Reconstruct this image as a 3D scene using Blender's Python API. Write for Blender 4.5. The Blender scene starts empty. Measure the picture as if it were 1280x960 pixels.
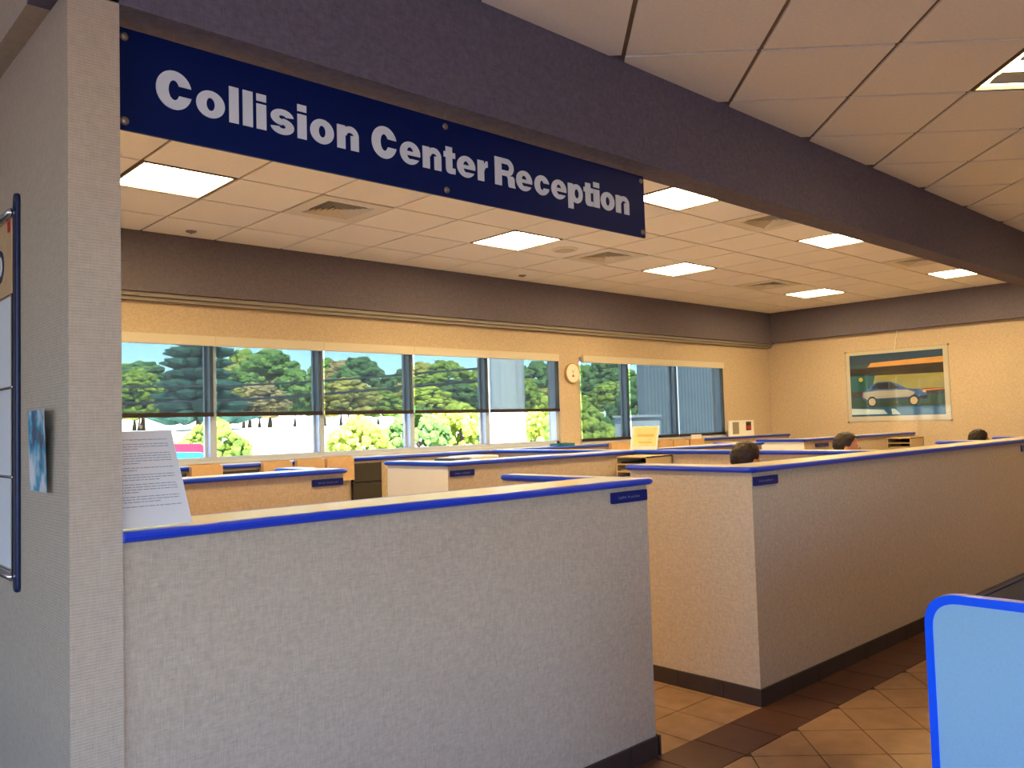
import bpy, bmesh, math, random
from mathutils import Vector, Matrix, noise

random.seed(7)
SC = bpy.context.scene
COL = SC.collection
R = math.radians

# ------------------------------------------------------------------ camera
# world: X runs along the counters, Y runs away towards the windows, Z is up
YAW, PITCH, ROLL, FPX, CAMZ = R(46.96013), R(2.81037), R(-1.69549), 1052.87, 1.52
fw = Vector((math.cos(YAW)*math.cos(PITCH), math.sin(YAW)*math.cos(PITCH), math.sin(PITCH)))
rt = Vector((math.sin(YAW), -math.cos(YAW), 0))
up = rt.cross(fw)
r2 = rt*math.cos(ROLL) + up*math.sin(ROLL)
u2 = up*math.cos(ROLL) - rt*math.sin(ROLL)
cd = bpy.data.cameras.new('camera')
cam = bpy.data.objects.new('camera', cd)
COL.objects.link(cam)
cd.sensor_fit = 'HORIZONTAL'
cd.sensor_width = 36.0
cd.lens = FPX*36.0/1280.0
cd.clip_start = 0.05
cd.clip_end = 600
m3 = Matrix((r2, u2, -fw)).transposed()
cam.matrix_world = Matrix.Translation((0, 0, CAMZ)) @ m3.to_4x4()
SC.camera = cam

# ------------------------------------------------------------------ sky, sun, exposure
w = bpy.data.worlds.new('world')
SC.world = w
w.use_nodes = True
nt = w.node_tree
bg = nt.nodes['Background']
sky = nt.nodes.new('ShaderNodeTexSky')
sky.sky_type = 'NISHITA'
sky.sun_disc = False
sky.sun_elevation = R(52)
sky.sun_rotation = R(200)
sky.air_density = 1.0
sky.dust_density = 0.3
sky.ozone_density = 3.0
tint = nt.nodes.new('ShaderNodeMix')
tint.data_type = 'RGBA'
tint.blend_type = 'MULTIPLY'
tint.inputs[0].default_value = 1.0          # clear cyan-blue sky
tint.inputs[7].default_value = (0.79, 0.91, 1.14, 1)
nt.links.new(sky.outputs[0], tint.inputs[6])
nt.links.new(tint.outputs[2], bg.inputs[0])
bg.inputs[1].default_value = 0.95
sd = bpy.data.lights.new('sun', 'SUN')
sd.energy = 30.0
sd.angle = R(0.6)
sd.color = (1.0, 0.97, 0.92)
sun = bpy.data.objects.new('sun', sd)
COL.objects.link(sun)
sdir = Vector((0.35, 0.62, -1.0)).normalized()      # light travels away from the lobby side
sun.rotation_euler = sdir.to_track_quat('-Z', 'Y').to_euler()
vs = SC.view_settings
vs.view_transform = 'Standard'
vs.look = 'None'
vs.exposure = 0.0
vs.gamma = 1.0
vs.use_curve_mapping = False
LAMP = 54.0          # radiance of the ceiling panels
LAMPC = (1.0, 0.71, 0.31)

# ------------------------------------------------------------------ materials
MATS = {}
def lin(c):
    c = c/255.0
    return c/12.92 if c <= 0.04045 else ((c+0.055)/1.055)**2.4
def rgb(r, g, b):
    return (lin(r), lin(g), lin(b), 1.0)
def mat(name, col, rough=0.6, spec=0.4, metal=0.0, var=0.0, scale=20.0, bump=0.0, bscale=200.0, stretch=(1, 1, 1)):
    m = bpy.data.materials.new(name)
    m.use_nodes = True
    t = m.node_tree
    b = t.nodes['Principled BSDF']
    b.inputs['Base Color'].default_value = col
    b.inputs['Roughness'].default_value = rough
    b.inputs['Specular IOR Level'].default_value = spec
    b.inputs['Metallic'].default_value = metal
    tc = t.nodes.new('ShaderNodeTexCoord')
    mp = t.nodes.new('ShaderNodeMapping')
    mp.inputs['Scale'].default_value = stretch
    t.links.new(tc.outputs['Object'], mp.inputs[0])
    if var > 0:
        n = t.nodes.new('ShaderNodeTexNoise')
        n.inputs['Scale'].default_value = scale
        n.inputs['Detail'].default_value = 4
        t.links.new(mp.outputs[0], n.inputs['Vector'])
        rp = t.nodes.new('ShaderNodeMapRange')
        rp.inputs[1].default_value = 0.3
        rp.inputs[2].default_value = 0.7
        rp.inputs[3].default_value = 1-var
        rp.inputs[4].default_value = 1+var
        t.links.new(n.outputs[0], rp.inputs[0])
        mx = t.nodes.new('ShaderNodeMix')
        mx.data_type = 'RGBA'
        mx.blend_type = 'MULTIPLY'
        mx.inputs[0].default_value = 1.0
        mx.inputs[6].default_value = col
        t.links.new(rp.outputs[0], mx.inputs[7])
        t.links.new(mx.outputs[2], b.inputs['Base Color'])
    if bump > 0:
        n2 = t.nodes.new('ShaderNodeTexNoise')
        n2.inputs['Scale'].default_value = bscale
        n2.inputs['Detail'].default_value = 3
        t.links.new(mp.outputs[0], n2.inputs['Vector'])
        bp = t.nodes.new('ShaderNodeBump')
        bp.inputs['Strength'].default_value = bump
        bp.inputs['Distance'].default_value = 0.004
        t.links.new(n2.outputs[0], bp.inputs['Height'])
        t.links.new(bp.outputs[0], b.inputs['Normal'])
    MATS[name] = m
    return m
def weave(name, col, ribs=False, amount=0.16):
    """woven vinyl wall covering: crossed fine threads, optionally strong horizontal ribs"""
    m = mat(name, col, rough=0.85, spec=0.15)
    t = m.node_tree
    b = t.nodes['Principled BSDF']
    tc = t.nodes.new('ShaderNodeTexCoord')
    outs = []
    for sc in ((22, 22, 420), (420, 420, 22), (55, 55, 55)):
        mp = t.nodes.new('ShaderNodeMapping')
        mp.inputs['Scale'].default_value = sc
        n = t.nodes.new('ShaderNodeTexNoise')
        n.inputs['Scale'].default_value = 1.0
        n.inputs['Detail'].default_value = 2
        t.links.new(tc.outputs['Object'], mp.inputs[0])
        t.links.new(mp.outputs[0], n.inputs['Vector'])
        outs.append(n.outputs[0])
    a = t.nodes.new('ShaderNodeMath'); a.operation = 'ADD'
    t.links.new(outs[0], a.inputs[0]); t.links.new(outs[1], a.inputs[1])
    a2 = t.nodes.new('ShaderNodeMath'); a2.operation = 'ADD'
    t.links.new(a.outputs[0], a2.inputs[0]); t.links.new(outs[2], a2.inputs[1])
    h = a2.outputs[0]
    if ribs:
        wv = t.nodes.new('ShaderNodeTexWave')
        wv.bands_direction = 'Z'
        wv.inputs['Scale'].default_value = 38
        wv.inputs['Distortion'].default_value = 1.2
        wv.inputs['Detail Scale'].default_value = 3
        t.links.new(tc.outputs['Object'], wv.inputs['Vector'])
        a3 = t.nodes.new('ShaderNodeMath'); a3.operation = 'MULTIPLY_ADD'
        a3.inputs[1].default_value = 0.5
        t.links.new(wv.outputs[1], a3.inputs[0]); t.links.new(h, a3.inputs[2])
        h = a3.outputs[0]
    rp = t.nodes.new('ShaderNodeMapRange')
    rp.inputs[1].default_value = 1.1
    rp.inputs[2].default_value = 1.9 if not ribs else 2.4
    rp.inputs[3].default_value = 1-amount
    rp.inputs[4].default_value = 1+amount
    t.links.new(h, rp.inputs[0])
    mx = t.nodes.new('ShaderNodeMix')
    mx.data_type = 'RGBA'; mx.blend_type = 'MULTIPLY'
    mx.inputs[0].default_value = 1.0
    mx.inputs[6].default_value = col
    t.links.new(rp.outputs[0], mx.inputs[7])
    t.links.new(mx.outputs[2], b.inputs['Base Color'])
    bp = t.nodes.new('ShaderNodeBump')
    bp.inputs['Strength'].default_value = 0.35
    bp.inputs['Distance'].default_value = 0.002
    t.links.new(h, bp.inputs['Height'])
    t.links.new(bp.outputs[0], b.inputs['Normal'])
    return m
def emit(name, col, strength):
    m = bpy.data.materials.new(name)
    m.use_nodes = True
    t = m.node_tree
    t.nodes.clear()
    e = t.nodes.new('ShaderNodeEmission')
    e.inputs[0].default_value = (*col, 1)
    e.inputs[1].default_value = strength
    o = t.nodes.new('ShaderNodeOutputMaterial')
    t.links.new(e.outputs[0], o.inputs[0])
    MATS[name] = m
    return m
def seethrough(name, tcol, fac, base, gloss=False, rough=0.05):
    """fac of the light passes straight through (tinted), the rest meets a surface"""
    m = bpy.data.materials.new(name)
    m.use_nodes = True
    t = m.node_tree
    t.nodes.clear()
    tr = t.nodes.new('ShaderNodeBsdfTransparent')
    tr.inputs[0].default_value = tcol
    if gloss:
        s = t.nodes.new('ShaderNodeBsdfGlossy')
        s.inputs['Roughness'].default_value = rough
    else:
        s = t.nodes.new('ShaderNodeBsdfDiffuse')
    s.inputs[0].default_value = base
    mx = t.nodes.new('ShaderNodeMixShader')
    mx.inputs[0].default_value = fac
    o = t.nodes.new('ShaderNodeOutputMaterial')
    t.links.new(s.outputs[0], mx.inputs[1])
    t.links.new(tr.outputs[0], mx.inputs[2])
    t.links.new(mx.outputs[0], o.inputs[0])
    MATS[name] = m
    return m

weave('wallcover', rgb(192, 174, 153))
weave('wallcover_rib', rgb(192, 174, 153), ribs=True)
weave('beamcover', rgb(108, 102, 116), amount=0.22)
mat('ceiling_tile', rgb(248, 247, 245), rough=0.9, spec=0.1, var=0.03, scale=60, bump=0.5, bscale=160)
mat('ceiling_rail', rgb(120, 104, 92), rough=0.6)  # whitish rails, darkened: shade of the recessed grooves put into the colour
mat('plenum', rgb(60, 52, 46), rough=0.9)
mat('white_paint', rgb(226, 222, 212), rough=0.5)
mat('roof_grey', rgb(120, 118, 114), rough=0.9)
mat('lobby_wall', rgb(190, 182, 170), rough=0.8)
mat('floor_tile', rgb(168, 132, 98), rough=0.42, spec=0.4, var=0.14, scale=9, bump=0.15, bscale=40)
mat('floor_dark', rgb(92, 58, 44), rough=0.38, spec=0.4, var=0.12, scale=9, bump=0.15, bscale=40)
mat('grout', rgb(92, 76, 60), rough=0.9)
mat('base_dark', rgb(58, 48, 48), rough=0.4, var=0.1, scale=15)
mat('laminate', rgb(222, 212, 184), rough=0.25, spec=0.5)
mat('blue_edge', rgb(6, 60, 200), rough=0.28, spec=0.5)
mat('bright_blue', rgb(0, 92, 255), rough=0.3, spec=0.5)
mat('navy_sign', rgb(4, 26, 86), rough=0.45, spec=0.12)
mat('letter_white', rgb(222, 228, 238), rough=0.5)
mat('navy_plate', rgb(12, 30, 110), rough=0.3)
mat('engraving', rgb(120, 128, 158), rough=0.5)
mat('navy_tube', rgb(18, 32, 74), rough=0.3)
mat('chrome', rgb(205, 208, 212), rough=0.15, metal=1.0)
mat('steel', rgb(150, 140, 132), rough=0.35, metal=0.8)
mat('paper', rgb(228, 226, 224), rough=0.7, spec=0.2)
mat('ink', rgb(158, 162, 170), rough=0.7)
mat('panel_blue', rgb(150, 194, 224), rough=0.55, spec=0.3, var=0.03, scale=120, bump=0.1, bscale=300)
mat('navy_top', rgb(10, 20, 60), rough=0.6, spec=0.08)
mat('window_metal', rgb(186, 192, 198), rough=0.4)
mat('mullion_blue', rgb(176, 190, 206), rough=0.4)
mat('cassette', rgb(204, 196, 182), rough=0.6)
mat('hem_bar', rgb(42, 32, 34), rough=0.5)
mat('track_grey', rgb(140, 134, 130), rough=0.5)
mat('tan_card', rgb(210, 172, 128), rough=0.7, var=0.06, scale=30)
mat('dark_fabric', rgb(62, 58, 52), rough=0.95, var=0.15, scale=150)
mat('beige_plastic', rgb(190, 168, 132), rough=0.5)
mat('slot_dark', rgb(34, 26, 22), rough=0.8)
mat('teal', rgb(40, 110, 130), rough=0.5)
mat('machine_white', rgb(220, 220, 220), rough=0.4)
mat('machine_dark', rgb(50, 46, 44), rough=0.5)
mat('end_white', rgb(226, 226, 222), rough=0.3, spec=0.4, var=0.03, scale=6)
mat('desk_top', rgb(168, 150, 122), rough=0.4)
mat('black_plastic', rgb(26, 26, 28), rough=0.5)
mat('chair_fabric', rgb(40, 44, 60), rough=0.9)
mat('clock_face', rgb(232, 226, 216), rough=0.5)
mat('clock_rim', rgb(196, 158, 104), rough=0.3, metal=0.4)
mat('red', rgb(196, 40, 34), rough=0.5)
mat('skin', rgb(222, 150, 112), rough=0.55, var=0.05, scale=12)
mat('hair_brown', rgb(44, 22, 12), rough=0.55, var=0.4, scale=40, bump=0.8, bscale=90, stretch=(1, 1, 0.35))
mat('hair_dark', rgb(34, 20, 13), rough=0.55, var=0.4, scale=40, bump=0.8, bscale=90, stretch=(1, 1, 0.35))
mat('shirt_white', rgb(206, 208, 214), rough=0.8)
mat('shirt_blue', rgb(70, 96, 150), rough=0.8)
mat('trousers', rgb(44, 44, 52), rough=0.85)
mat('shoe', rgb(24, 20, 18), rough=0.4)
mat('concrete', rgb(226, 223, 216), rough=0.9, var=0.06, scale=1.5)
mat('asphalt', rgb(84, 92, 104), rough=0.9, var=0.1, scale=2)
mat('gravel', rgb(214, 208, 190), rough=0.95, var=0.15, scale=0.8)
mat('bark', rgb(86, 70, 56), rough=0.95, var=0.25, scale=8)
mat('wood_pole', rgb(92, 76, 62), rough=0.9)
mat('cable', rgb(36, 40, 46), rough=0.6)
mat('render_white', rgb(186, 190, 196), rough=0.7)
mat('wing_shaded', rgb(112, 124, 136), rough=0.7)  # white wing wall with the building's shadow put into its base colour
mat('car_blue', rgb(40, 130, 205), rough=0.2, spec=0.6)
mat('car_red', rgb(205, 30, 44), rough=0.2, spec=0.6)
mat('tyre', rgb(24, 24, 25), rough=0.8)
mat('car_glass', rgb(26, 34, 40), rough=0.08, spec=0.7)
def foliage(name, dark, light):
    m = mat(name, rgb(*dark), rough=0.8, spec=0.15, bump=0.6, bscale=4.0)
    t = m.node_tree
    tc_ = t.nodes.new('ShaderNodeTexCoord')
    n_ = t.nodes.new('ShaderNodeTexNoise')
    n_.inputs['Scale'].default_value = 1.1
    n_.inputs['Detail'].default_value = 8
    n_.inputs['Roughness'].default_value = 0.7
    r_ = t.nodes.new('ShaderNodeValToRGB')
    r_.color_ramp.elements[0].position = 0.40
    r_.color_ramp.elements[0].color = rgb(*dark)
    r_.color_ramp.elements[1].position = 0.60
    r_.color_ramp.elements[1].color = rgb(*light)
    t.links.new(tc_.outputs['Object'], n_.inputs['Vector'])
    t.links.new(n_.outputs[0], r_.inputs[0])
    t.links.new(r_.outputs[0], t.nodes['Principled BSDF'].inputs['Base Color'])
for i, (c, l) in enumerate((((84, 112, 40), (150, 164, 66)), ((74, 108, 52), (124, 150, 72)), ((128, 126, 56), (176, 164, 84)), ((58, 92, 58), (98, 126, 70)), ((132, 112, 72), (176, 158, 104)), ((140, 156, 50), (190, 196, 84)))):
    foliage('leaf_%d' % i, c, l)
foliage('conifer', (34, 66, 62), (66, 102, 88))
emit('lamp_panel', LAMPC, LAMP)
emit('lobby_panel', LAMPC, LAMP*0.5)
seethrough('window_glass', (0.93, 0.97, 0.97, 1), 0.94, (0.8, 0.85, 0.9, 1), gloss=True, rough=0.02)
seethrough('shade_mesh', (0.90, 0.96, 0.90, 1), 0.45, rgb(46, 46, 50))
_t = MATS['shade_mesh'].node_tree
_tl = _t.nodes.new('ShaderNodeBsdfTranslucent')
_tl.inputs[0].default_value = (0.035, 0.04, 0.04, 1)
_ad = _t.nodes.new('ShaderNodeAddShader')
_mx = [n for n in _t.nodes if n.type == 'MIX_SHADER'][0]
_df = [n for n in _t.nodes if n.type == 'BSDF_DIFFUSE'][0]
_t.links.new(_df.outputs[0], _ad.inputs[0])
_t.links.new(_tl.outputs[0], _ad.inputs[1])
_t.links.new(_ad.outputs[0], _mx.inputs[1])
seethrough('acrylic', (0.97, 0.98, 0.98, 1), 0.965, (0.9, 0.9, 0.9, 1), gloss=True, rough=0.05)

# ------------------------------------------------------------------ mesh helpers
class MB:
    """collects shapes, then links them as ONE mesh object"""
    def __init__(self):
        self.v, self.f, self.fm = [], [], []
    def add(self, vs, fs, mi=0):
        o = len(self.v)
        self.v += [tuple(p) for p in vs]
        self.f += [tuple(i+o for i in f) for f in fs]
        self.fm += [mi]*len(fs)
        return self
    def box(self, x0, y0, z0, x1, y1, z1, mi=0):
        v = [(x0, y0, z0), (x1, y0, z0), (x1, y1, z0), (x0, y1, z0), (x0, y0, z1), (x1, y0, z1), (x1, y1, z1), (x0, y1, z1)]
        return self.add(v, [(0, 3, 2, 1), (4, 5, 6, 7), (0, 1, 5, 4), (1, 2, 6, 5), (2, 3, 7, 6), (3, 0, 4, 7)], mi)
    def prism(self, poly, z0, z1, mi=0):
        n = len(poly)
        a = sum(poly[i][0]*poly[(i+1) % n][1]-poly[(i+1) % n][0]*poly[i][1] for i in range(n))
        if a < 0:
            poly = poly[::-1]
        v = [(p[0], p[1], z0) for p in poly]+[(p[0], p[1], z1) for p in poly]
        f = [tuple(range(n-1, -1, -1)), tuple(range(n, 2*n))]
        f += [(i, (i+1) % n, n+(i+1) % n, n+i) for i in range(n)]
        return self.add(v, f, mi)
    def tube(self, pts, r, n=8, mi=0, caps=True):
        pts = [Vector(p) for p in pts]
        rs = r if isinstance(r, (list, tuple)) else [r]*len(pts)
        vs = []
        for i, p in enumerate(pts):
            d = (pts[min(i+1, len(pts)-1)]-pts[max(i-1, 0)]).normalized()
            a = d.cross(Vector((0, 0, 1)))
            if a.length < 1e-3:
                a = d.cross(Vector((1, 0, 0)))
            a.normalize()
            b = d.cross(a)
            for k in range(n):
                t = 2*math.pi*k/n
                vs.append(p+a*(rs[i]*math.cos(t))+b*(rs[i]*math.sin(t)))
        fs = []
        for i in range(len(pts)-1):
            for k in range(n):
                fs.append((i*n+k, i*n+(k+1) % n, (i+1)*n+(k+1) % n, (i+1)*n+k))
        if caps:
            fs.append(tuple(range(n-1, -1, -1)))
            fs.append(tuple((len(pts)-1)*n+k for k in range(n)))
        return self.add(vs, fs, mi)
    def lathe(self, prof, c, axis='z', n=24, mi=0):
        """prof: list of (radius, height) from bottom to top, turned about an axis through c"""
        vs, fs = [], []
        for r_, h_ in prof:
            for k in range(n):
                t = 2*math.pi*k/n
                a, b = r_*math.cos(t), r_*math.sin(t)
                vs.append({'z': (c[0]+a, c[1]+b, c[2]+h_), 'y': (c[0]+a, c[1]+h_, c[2]+b), 'x': (c[0]+h_, c[1]+a, c[2]+b)}[axis])
        for i in range(len(prof)-1):
            for k in range(n):
                fs.append((i*n+k, i*n+(k+1) % n, (i+1)*n+(k+1) % n, (i+1)*n+k))
        fs.append(tuple(range(n-1, -1, -1)))
        fs.append(tuple((len(prof)-1)*n+k for k in range(n)))
        return self.add(vs, fs, mi)
    def sweep(self, path, prof, closed=False, mi=0):
        """plan path (x,y) with mitred corners; prof = closed loop of (offset to the right of travel, z)"""
        n, k = len(path), len(prof)
        vs = []
        for i in range(n):
            p = Vector(path[i])
            if closed or 0 < i < n-1:
                d0 = (p-Vector(path[i-1])).normalized()
                d1 = (Vector(path[(i+1) % n])-p).normalized()
            elif i == 0:
                d0 = d1 = (Vector(path[1])-p).normalized()
            else:
                d0 = d1 = (p-Vector(path[i-1])).normalized()
            n0, n1 = Vector((d0.y, -d0.x)), Vector((d1.y, -d1.x))
            m = (n0+n1)
            m = m/max(m.length_squared, 1e-6)*2
            if m.length > 2.5:
                m = m.normalized()*2.5
            for o, z in prof:
                vs.append((p.x+m.x*o, p.y+m.y*o, z))
        fs = []
        for i in range(n if closed else n-1):
            j = (i+1) % n
            for q in range(k):
                fs.append((i*k+q, j*k+q, j*k+(q+1) % k, i*k+(q+1) % k))
        if not closed:
            fs.append(tuple(range(k)))
            fs.append(tuple((n-1)*k+q for q in range(k-1, -1, -1)))
        return self.add(vs, fs, mi)
    def build(self, name, m, parent=None, smooth=False, bevel=0.0, origin=None):
        vs = [Vector(v) for v in self.v]
        if parent is not None:
            o = wloc(parent)
        elif origin is not None:
            o = Vector(origin)
        else:
            xs, ys, zs = [v.x for v in vs], [v.y for v in vs], [v.z for v in vs]
            o = Vector(((min(xs)+max(xs))/2, (min(ys)+max(ys))/2, min(zs)))
        me = bpy.data.meshes.new(name)
        me.from_pydata([v-o for v in vs], [], self.f)
        ms = m if isinstance(m, (list, tuple)) else [m]
        for x in ms:
            me.materials.append(MATS[x] if isinstance(x, str) else x)
        if len(ms) > 1:
            me.polygons.foreach_set('material_index', self.fm)
        bm = bmesh.new()
        bm.from_mesh(me)
        bmesh.ops.recalc_face_normals(bm, faces=bm.faces)
        if bevel > 0:
            es = [e for e in bm.edges if len(e.link_faces) == 2 and e.calc_face_angle(0) > 0.6]
            bmesh.ops.bevel(bm, geom=es, offset=bevel, segments=2, profile=0.5, affect='EDGES')
        bm.to_mesh(me)
        bm.free()
        if smooth:
            for p in me.polygons:
                p.use_smooth = True
        ob = bpy.data.objects.new(name, me)
        COL.objects.link(ob)
        if parent is not None:
            ob.parent = parent
        else:
            ob.location = o
        return ob
def wloc(o):
    v = Vector((0, 0, 0))
    while o is not None:
        v = v+Vector(o.location)
        o = o.parent
    return v
def tag(o, label, cat, group=None):
    o['label'] = label
    o['category'] = cat
    if group:
        o['group'] = group
    return o
def thing(name, loc, label, cat, group=None):
    o = bpy.data.objects.new(name, None)
    o.empty_display_size = 0.1
    COL.objects.link(o)
    o.location = loc
    return tag(o, label, cat, group)
def struct(o):
    o['kind'] = 'structure'
    return o
def B(*a):
    return MB().box(*a)
def copy_tree(o, delta=None, parent=None):
    c = o.copy()
    COL.objects.link(c)
    c.parent = parent
    if delta is not None:
        c.location = Vector(o.location)+Vector(delta)
    for ch in list(o.children):
        copy_tree(ch, None, c)
    return c
def clip(poly, a, b, c):
    """keep the part of a plan polygon where a*x+b*y <= c"""
    out = []
    for i in range(len(poly)):
        p, q = poly[i], poly[(i+1) % len(poly)]
        dp, dq = a*p[0]+b*p[1]-c, a*q[0]+b*q[1]-c
        if dp <= 0:
            out.append(p)
        if (dp < 0 < dq) or (dq < 0 < dp):
            t = dp/(dp-dq)
            out.append((p[0]+(q[0]-p[0])*t, p[1]+(q[1]-p[1])*t))
    return out
def clip_rect(poly, x0, y0, x1, y1):
    for a, b, c in ((1, 0, x1), (-1, 0, -x0), (0, 1, y1), (0, -1, -y0)):
        if len(poly) < 3:
            return []
        poly = clip(poly, a, b, c)
    return poly
def area(poly):
    n = len(poly)
    return abs(sum(poly[i][0]*poly[(i+1) % n][1]-poly[(i+1) % n][0]*poly[i][1] for i in range(n)))/2
def rounded(poly, rad, n=5):
    """round the corners of a plan polygon; rad is one number or one per corner"""
    out = []
    k = len(poly)
    for i in range(k):
        r_ = rad[i] if isinstance(rad, (list, tuple)) else rad
        p, a, b = Vector(poly[i]), Vector(poly[i-1]), Vector(poly[(i+1) % k])
        if r_ <= 0:
            out.append(tuple(p))
            continue
        s, e = p+(a-p).normalized()*r_, p+(b-p).normalized()*r_
        for j in range(n+1):
            t = j/n
            out.append(tuple(s*(1-t)**2+p*2*t*(1-t)+e*t*t))
    return out

# ------------------------------------------------------------------ main measures
ZC = 3.194            # ceilings
ZB = 2.74             # underside of the header beam
YP = 2.428            # face of pillar, header beam and front counters
XW0, XW1 = 0.662, 0.796   # the partition wall on the left
YB = 7.0              # bulkhead face over the windows
YWIN = 7.12           # window wall
XBK, XF = 12.25, 12.35    # far bulkhead and far wall
XL, YL = -4.5, -4.0   # lobby limits behind the camera

# ------------------------------------------------------------------ floor
fl = struct(B(XL, YL, -0.12, XF+0.3, 7.4, -0.004).build('floor', 'grout'))
def tile_obj(poly, m, parent, z0=-0.004, z1=0.0, name='floor_tile'):
    return MB().prism(poly, z0, z1).build(name, m, parent)
PT, GAP = 0.3015, 0.0035
far_t = MB()
s2 = math.sqrt(0.5)
cells = []
for i in range(-60, 60):
    for j in range(-60, 60):
        u0, v0 = 3.905+i*PT, 0.898+j*PT
        q = [(u0+GAP, v0+GAP), (u0+PT-GAP, v0+GAP), (u0+PT-GAP, v0+PT-GAP), (u0+GAP, v0+PT-GAP)]
        poly = [((a+b)*s2, (a-b)*s2) for a, b in q]
        xm, ym = sum(p[0] for p in poly)/4, sum(p[1] for p in poly)/4
        if not (XL < xm < XF and YL < ym < 2.4):
            continue
        poly = clip_rect(poly, XL, YL, XF, 2.152)
        if len(poly) < 3 or area(poly) < 0.002:
            continue
        cells.append((xm, ym, poly))
cells.sort(key=lambda c: (0 if (c[0] > 1.6 and c[1] > 0.0) else 1, math.hypot(c[0]-3.8, (c[1]-1.8)*1.3)))
for k, (xm, ym, poly) in enumerate(cells):
    if k < 230:
        tile_obj(poly, 'floor_tile', fl)
    else:
        far_t.prism(poly, -0.004, 0.0)
# tiles laid square inside the reception
near_in = []
for i in range(-10, 34):
    for j in range(0, 17):
        x0, y0 = 3.36+i*PT, 2.43+j*0.297
        poly = clip_rect([(x0+GAP, y0+GAP), (x0+PT-GAP, y0+GAP), (x0+PT-GAP, y0+0.297-GAP), (x0+GAP, y0+0.297-GAP)], XW1, 2.435, XF, YWIN)
        if len(poly) < 3:
            continue
        if 2.9 < x0 < 4.1 and y0 < 4.6:
            tile_obj(poly, 'floor_tile', fl)
        else:
            far_t.prism(poly, -0.004, 0.0)
for i in range(-8, 5):
    for j in range(0, 16):
        x0, y0 = XW0-0.3-i*PT, 2.43+j*0.297
        if x0 < XW0-0.2 and x0 > XL:
            far_t.prism([(x0, y0+GAP), (x0+PT-2*GAP, y0+GAP), (x0+PT-2*GAP, y0+0.297-GAP), (x0, y0+0.297-GAP)], -0.004, 0.0)
ft = far_t.build('distant_floor_tiles', 'floor_tile', fl)
ft['kind'] = 'stuff'
for i in range(-20, 30):
    x0 = 4.0+i*0.303
    if x0 < XL or x0 > XF-0.31:
        continue
    tile_obj([(x0+GAP, 2.157), (x0+0.303-GAP, 2.157), (x0+0.303-GAP, 2.432), (x0+GAP, 2.432)], 'floor_dark', fl, name='border_tile')

# ------------------------------------------------------------------ walls
wl = struct(B(XW0, YP, 0, XW1, 7.32, ZC+0.05).build('wall_left', 'wallcover_rib'))
WZ0, WZ1 = 1.28, 2.345
W1 = (0.95, 7.44)
W2 = (7.80, 11.02)
wb = MB()
Y0, Y1 = YWIN, YWIN+0.2
wb.box(XL, Y0, -0.2, XF+0.3, Y1, WZ0)
wb.box(XL, Y0, WZ1, XF+0.3, Y1, ZC+0.4)
for a, b in ((XL, W1[0]), (W1[1], W2[0]), (W2[1], XF+0.3)):
    wb.box(a, Y0, WZ0, b, Y1, WZ1)
struct(wb.build('wall_back', 'wallcover'))
struct(B(XF, YL, -0.2, XF+0.2, 7.3, ZC+0.4).build('wall_right', 'wallcover'))
# lobby shell behind the camera: walls with wide glazed openings
lw = MB()
lw.box(1.8, YL-0.2, -0.2, XF+0.2, YL, ZC+0.4)
lw.box(XL, YL-0.2, 2.7, 1.8, YL, ZC+0.4)
lw.box(XL, YL-0.2, -0.2, 1.8, YL, 0.8)
for x in (XL, -2.4, -0.3):
    lw.box(x, YL-0.2, 0.35, x+0.12, YL, 2.75)
struct(lw.build('wall_front', 'lobby_wall'))
lw = MB()
lw.box(XL-0.2, YL-0.2, 2.7, XL, 7.3, ZC+0.4)
lw.box(XL-0.2, YL-0.2, -0.2, XL, 7.3, 0.8)
lw.box(XL-0.2, 2.4, 0.35, XL, 7.3, 2.75)
for y in (YL, -1.8, 0.6):
    lw.box(XL-0.2, y, 0.35, XL, y+0.12, 2.75)
struct(lw.build('wall_lobby', 'lobby_wall'))

# header beam over the counters, beam over the partition wall, bulkheads
struct(B(XW0-0.06, YP, ZB, XBK, 2.59, ZC+0.05).build('trim_1', 'beamcover'))
struct(B(XW0-0.06, 2.59, ZB, XW1, 7.1, ZC+0.05).build('trim_2', 'wallcover_rib'))
struct(B(XW1, YB, 2.70, XF, YWIN, ZC+0.05).build('trim_3', 'beamcover'))
struct(B(XBK, YL, 2.725, XF, YB, ZC+0.05).build('trim_4', 'beamcover'))
tr = MB()
tr.box(XW1, YB+0.03, 2.665, XF, YWIN, 2.70)
tr.box(XW1, YB+0.06, 2.635, XF, YWIN, 2.665)
struct(tr.build('trim_5', 'track_grey'))

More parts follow.
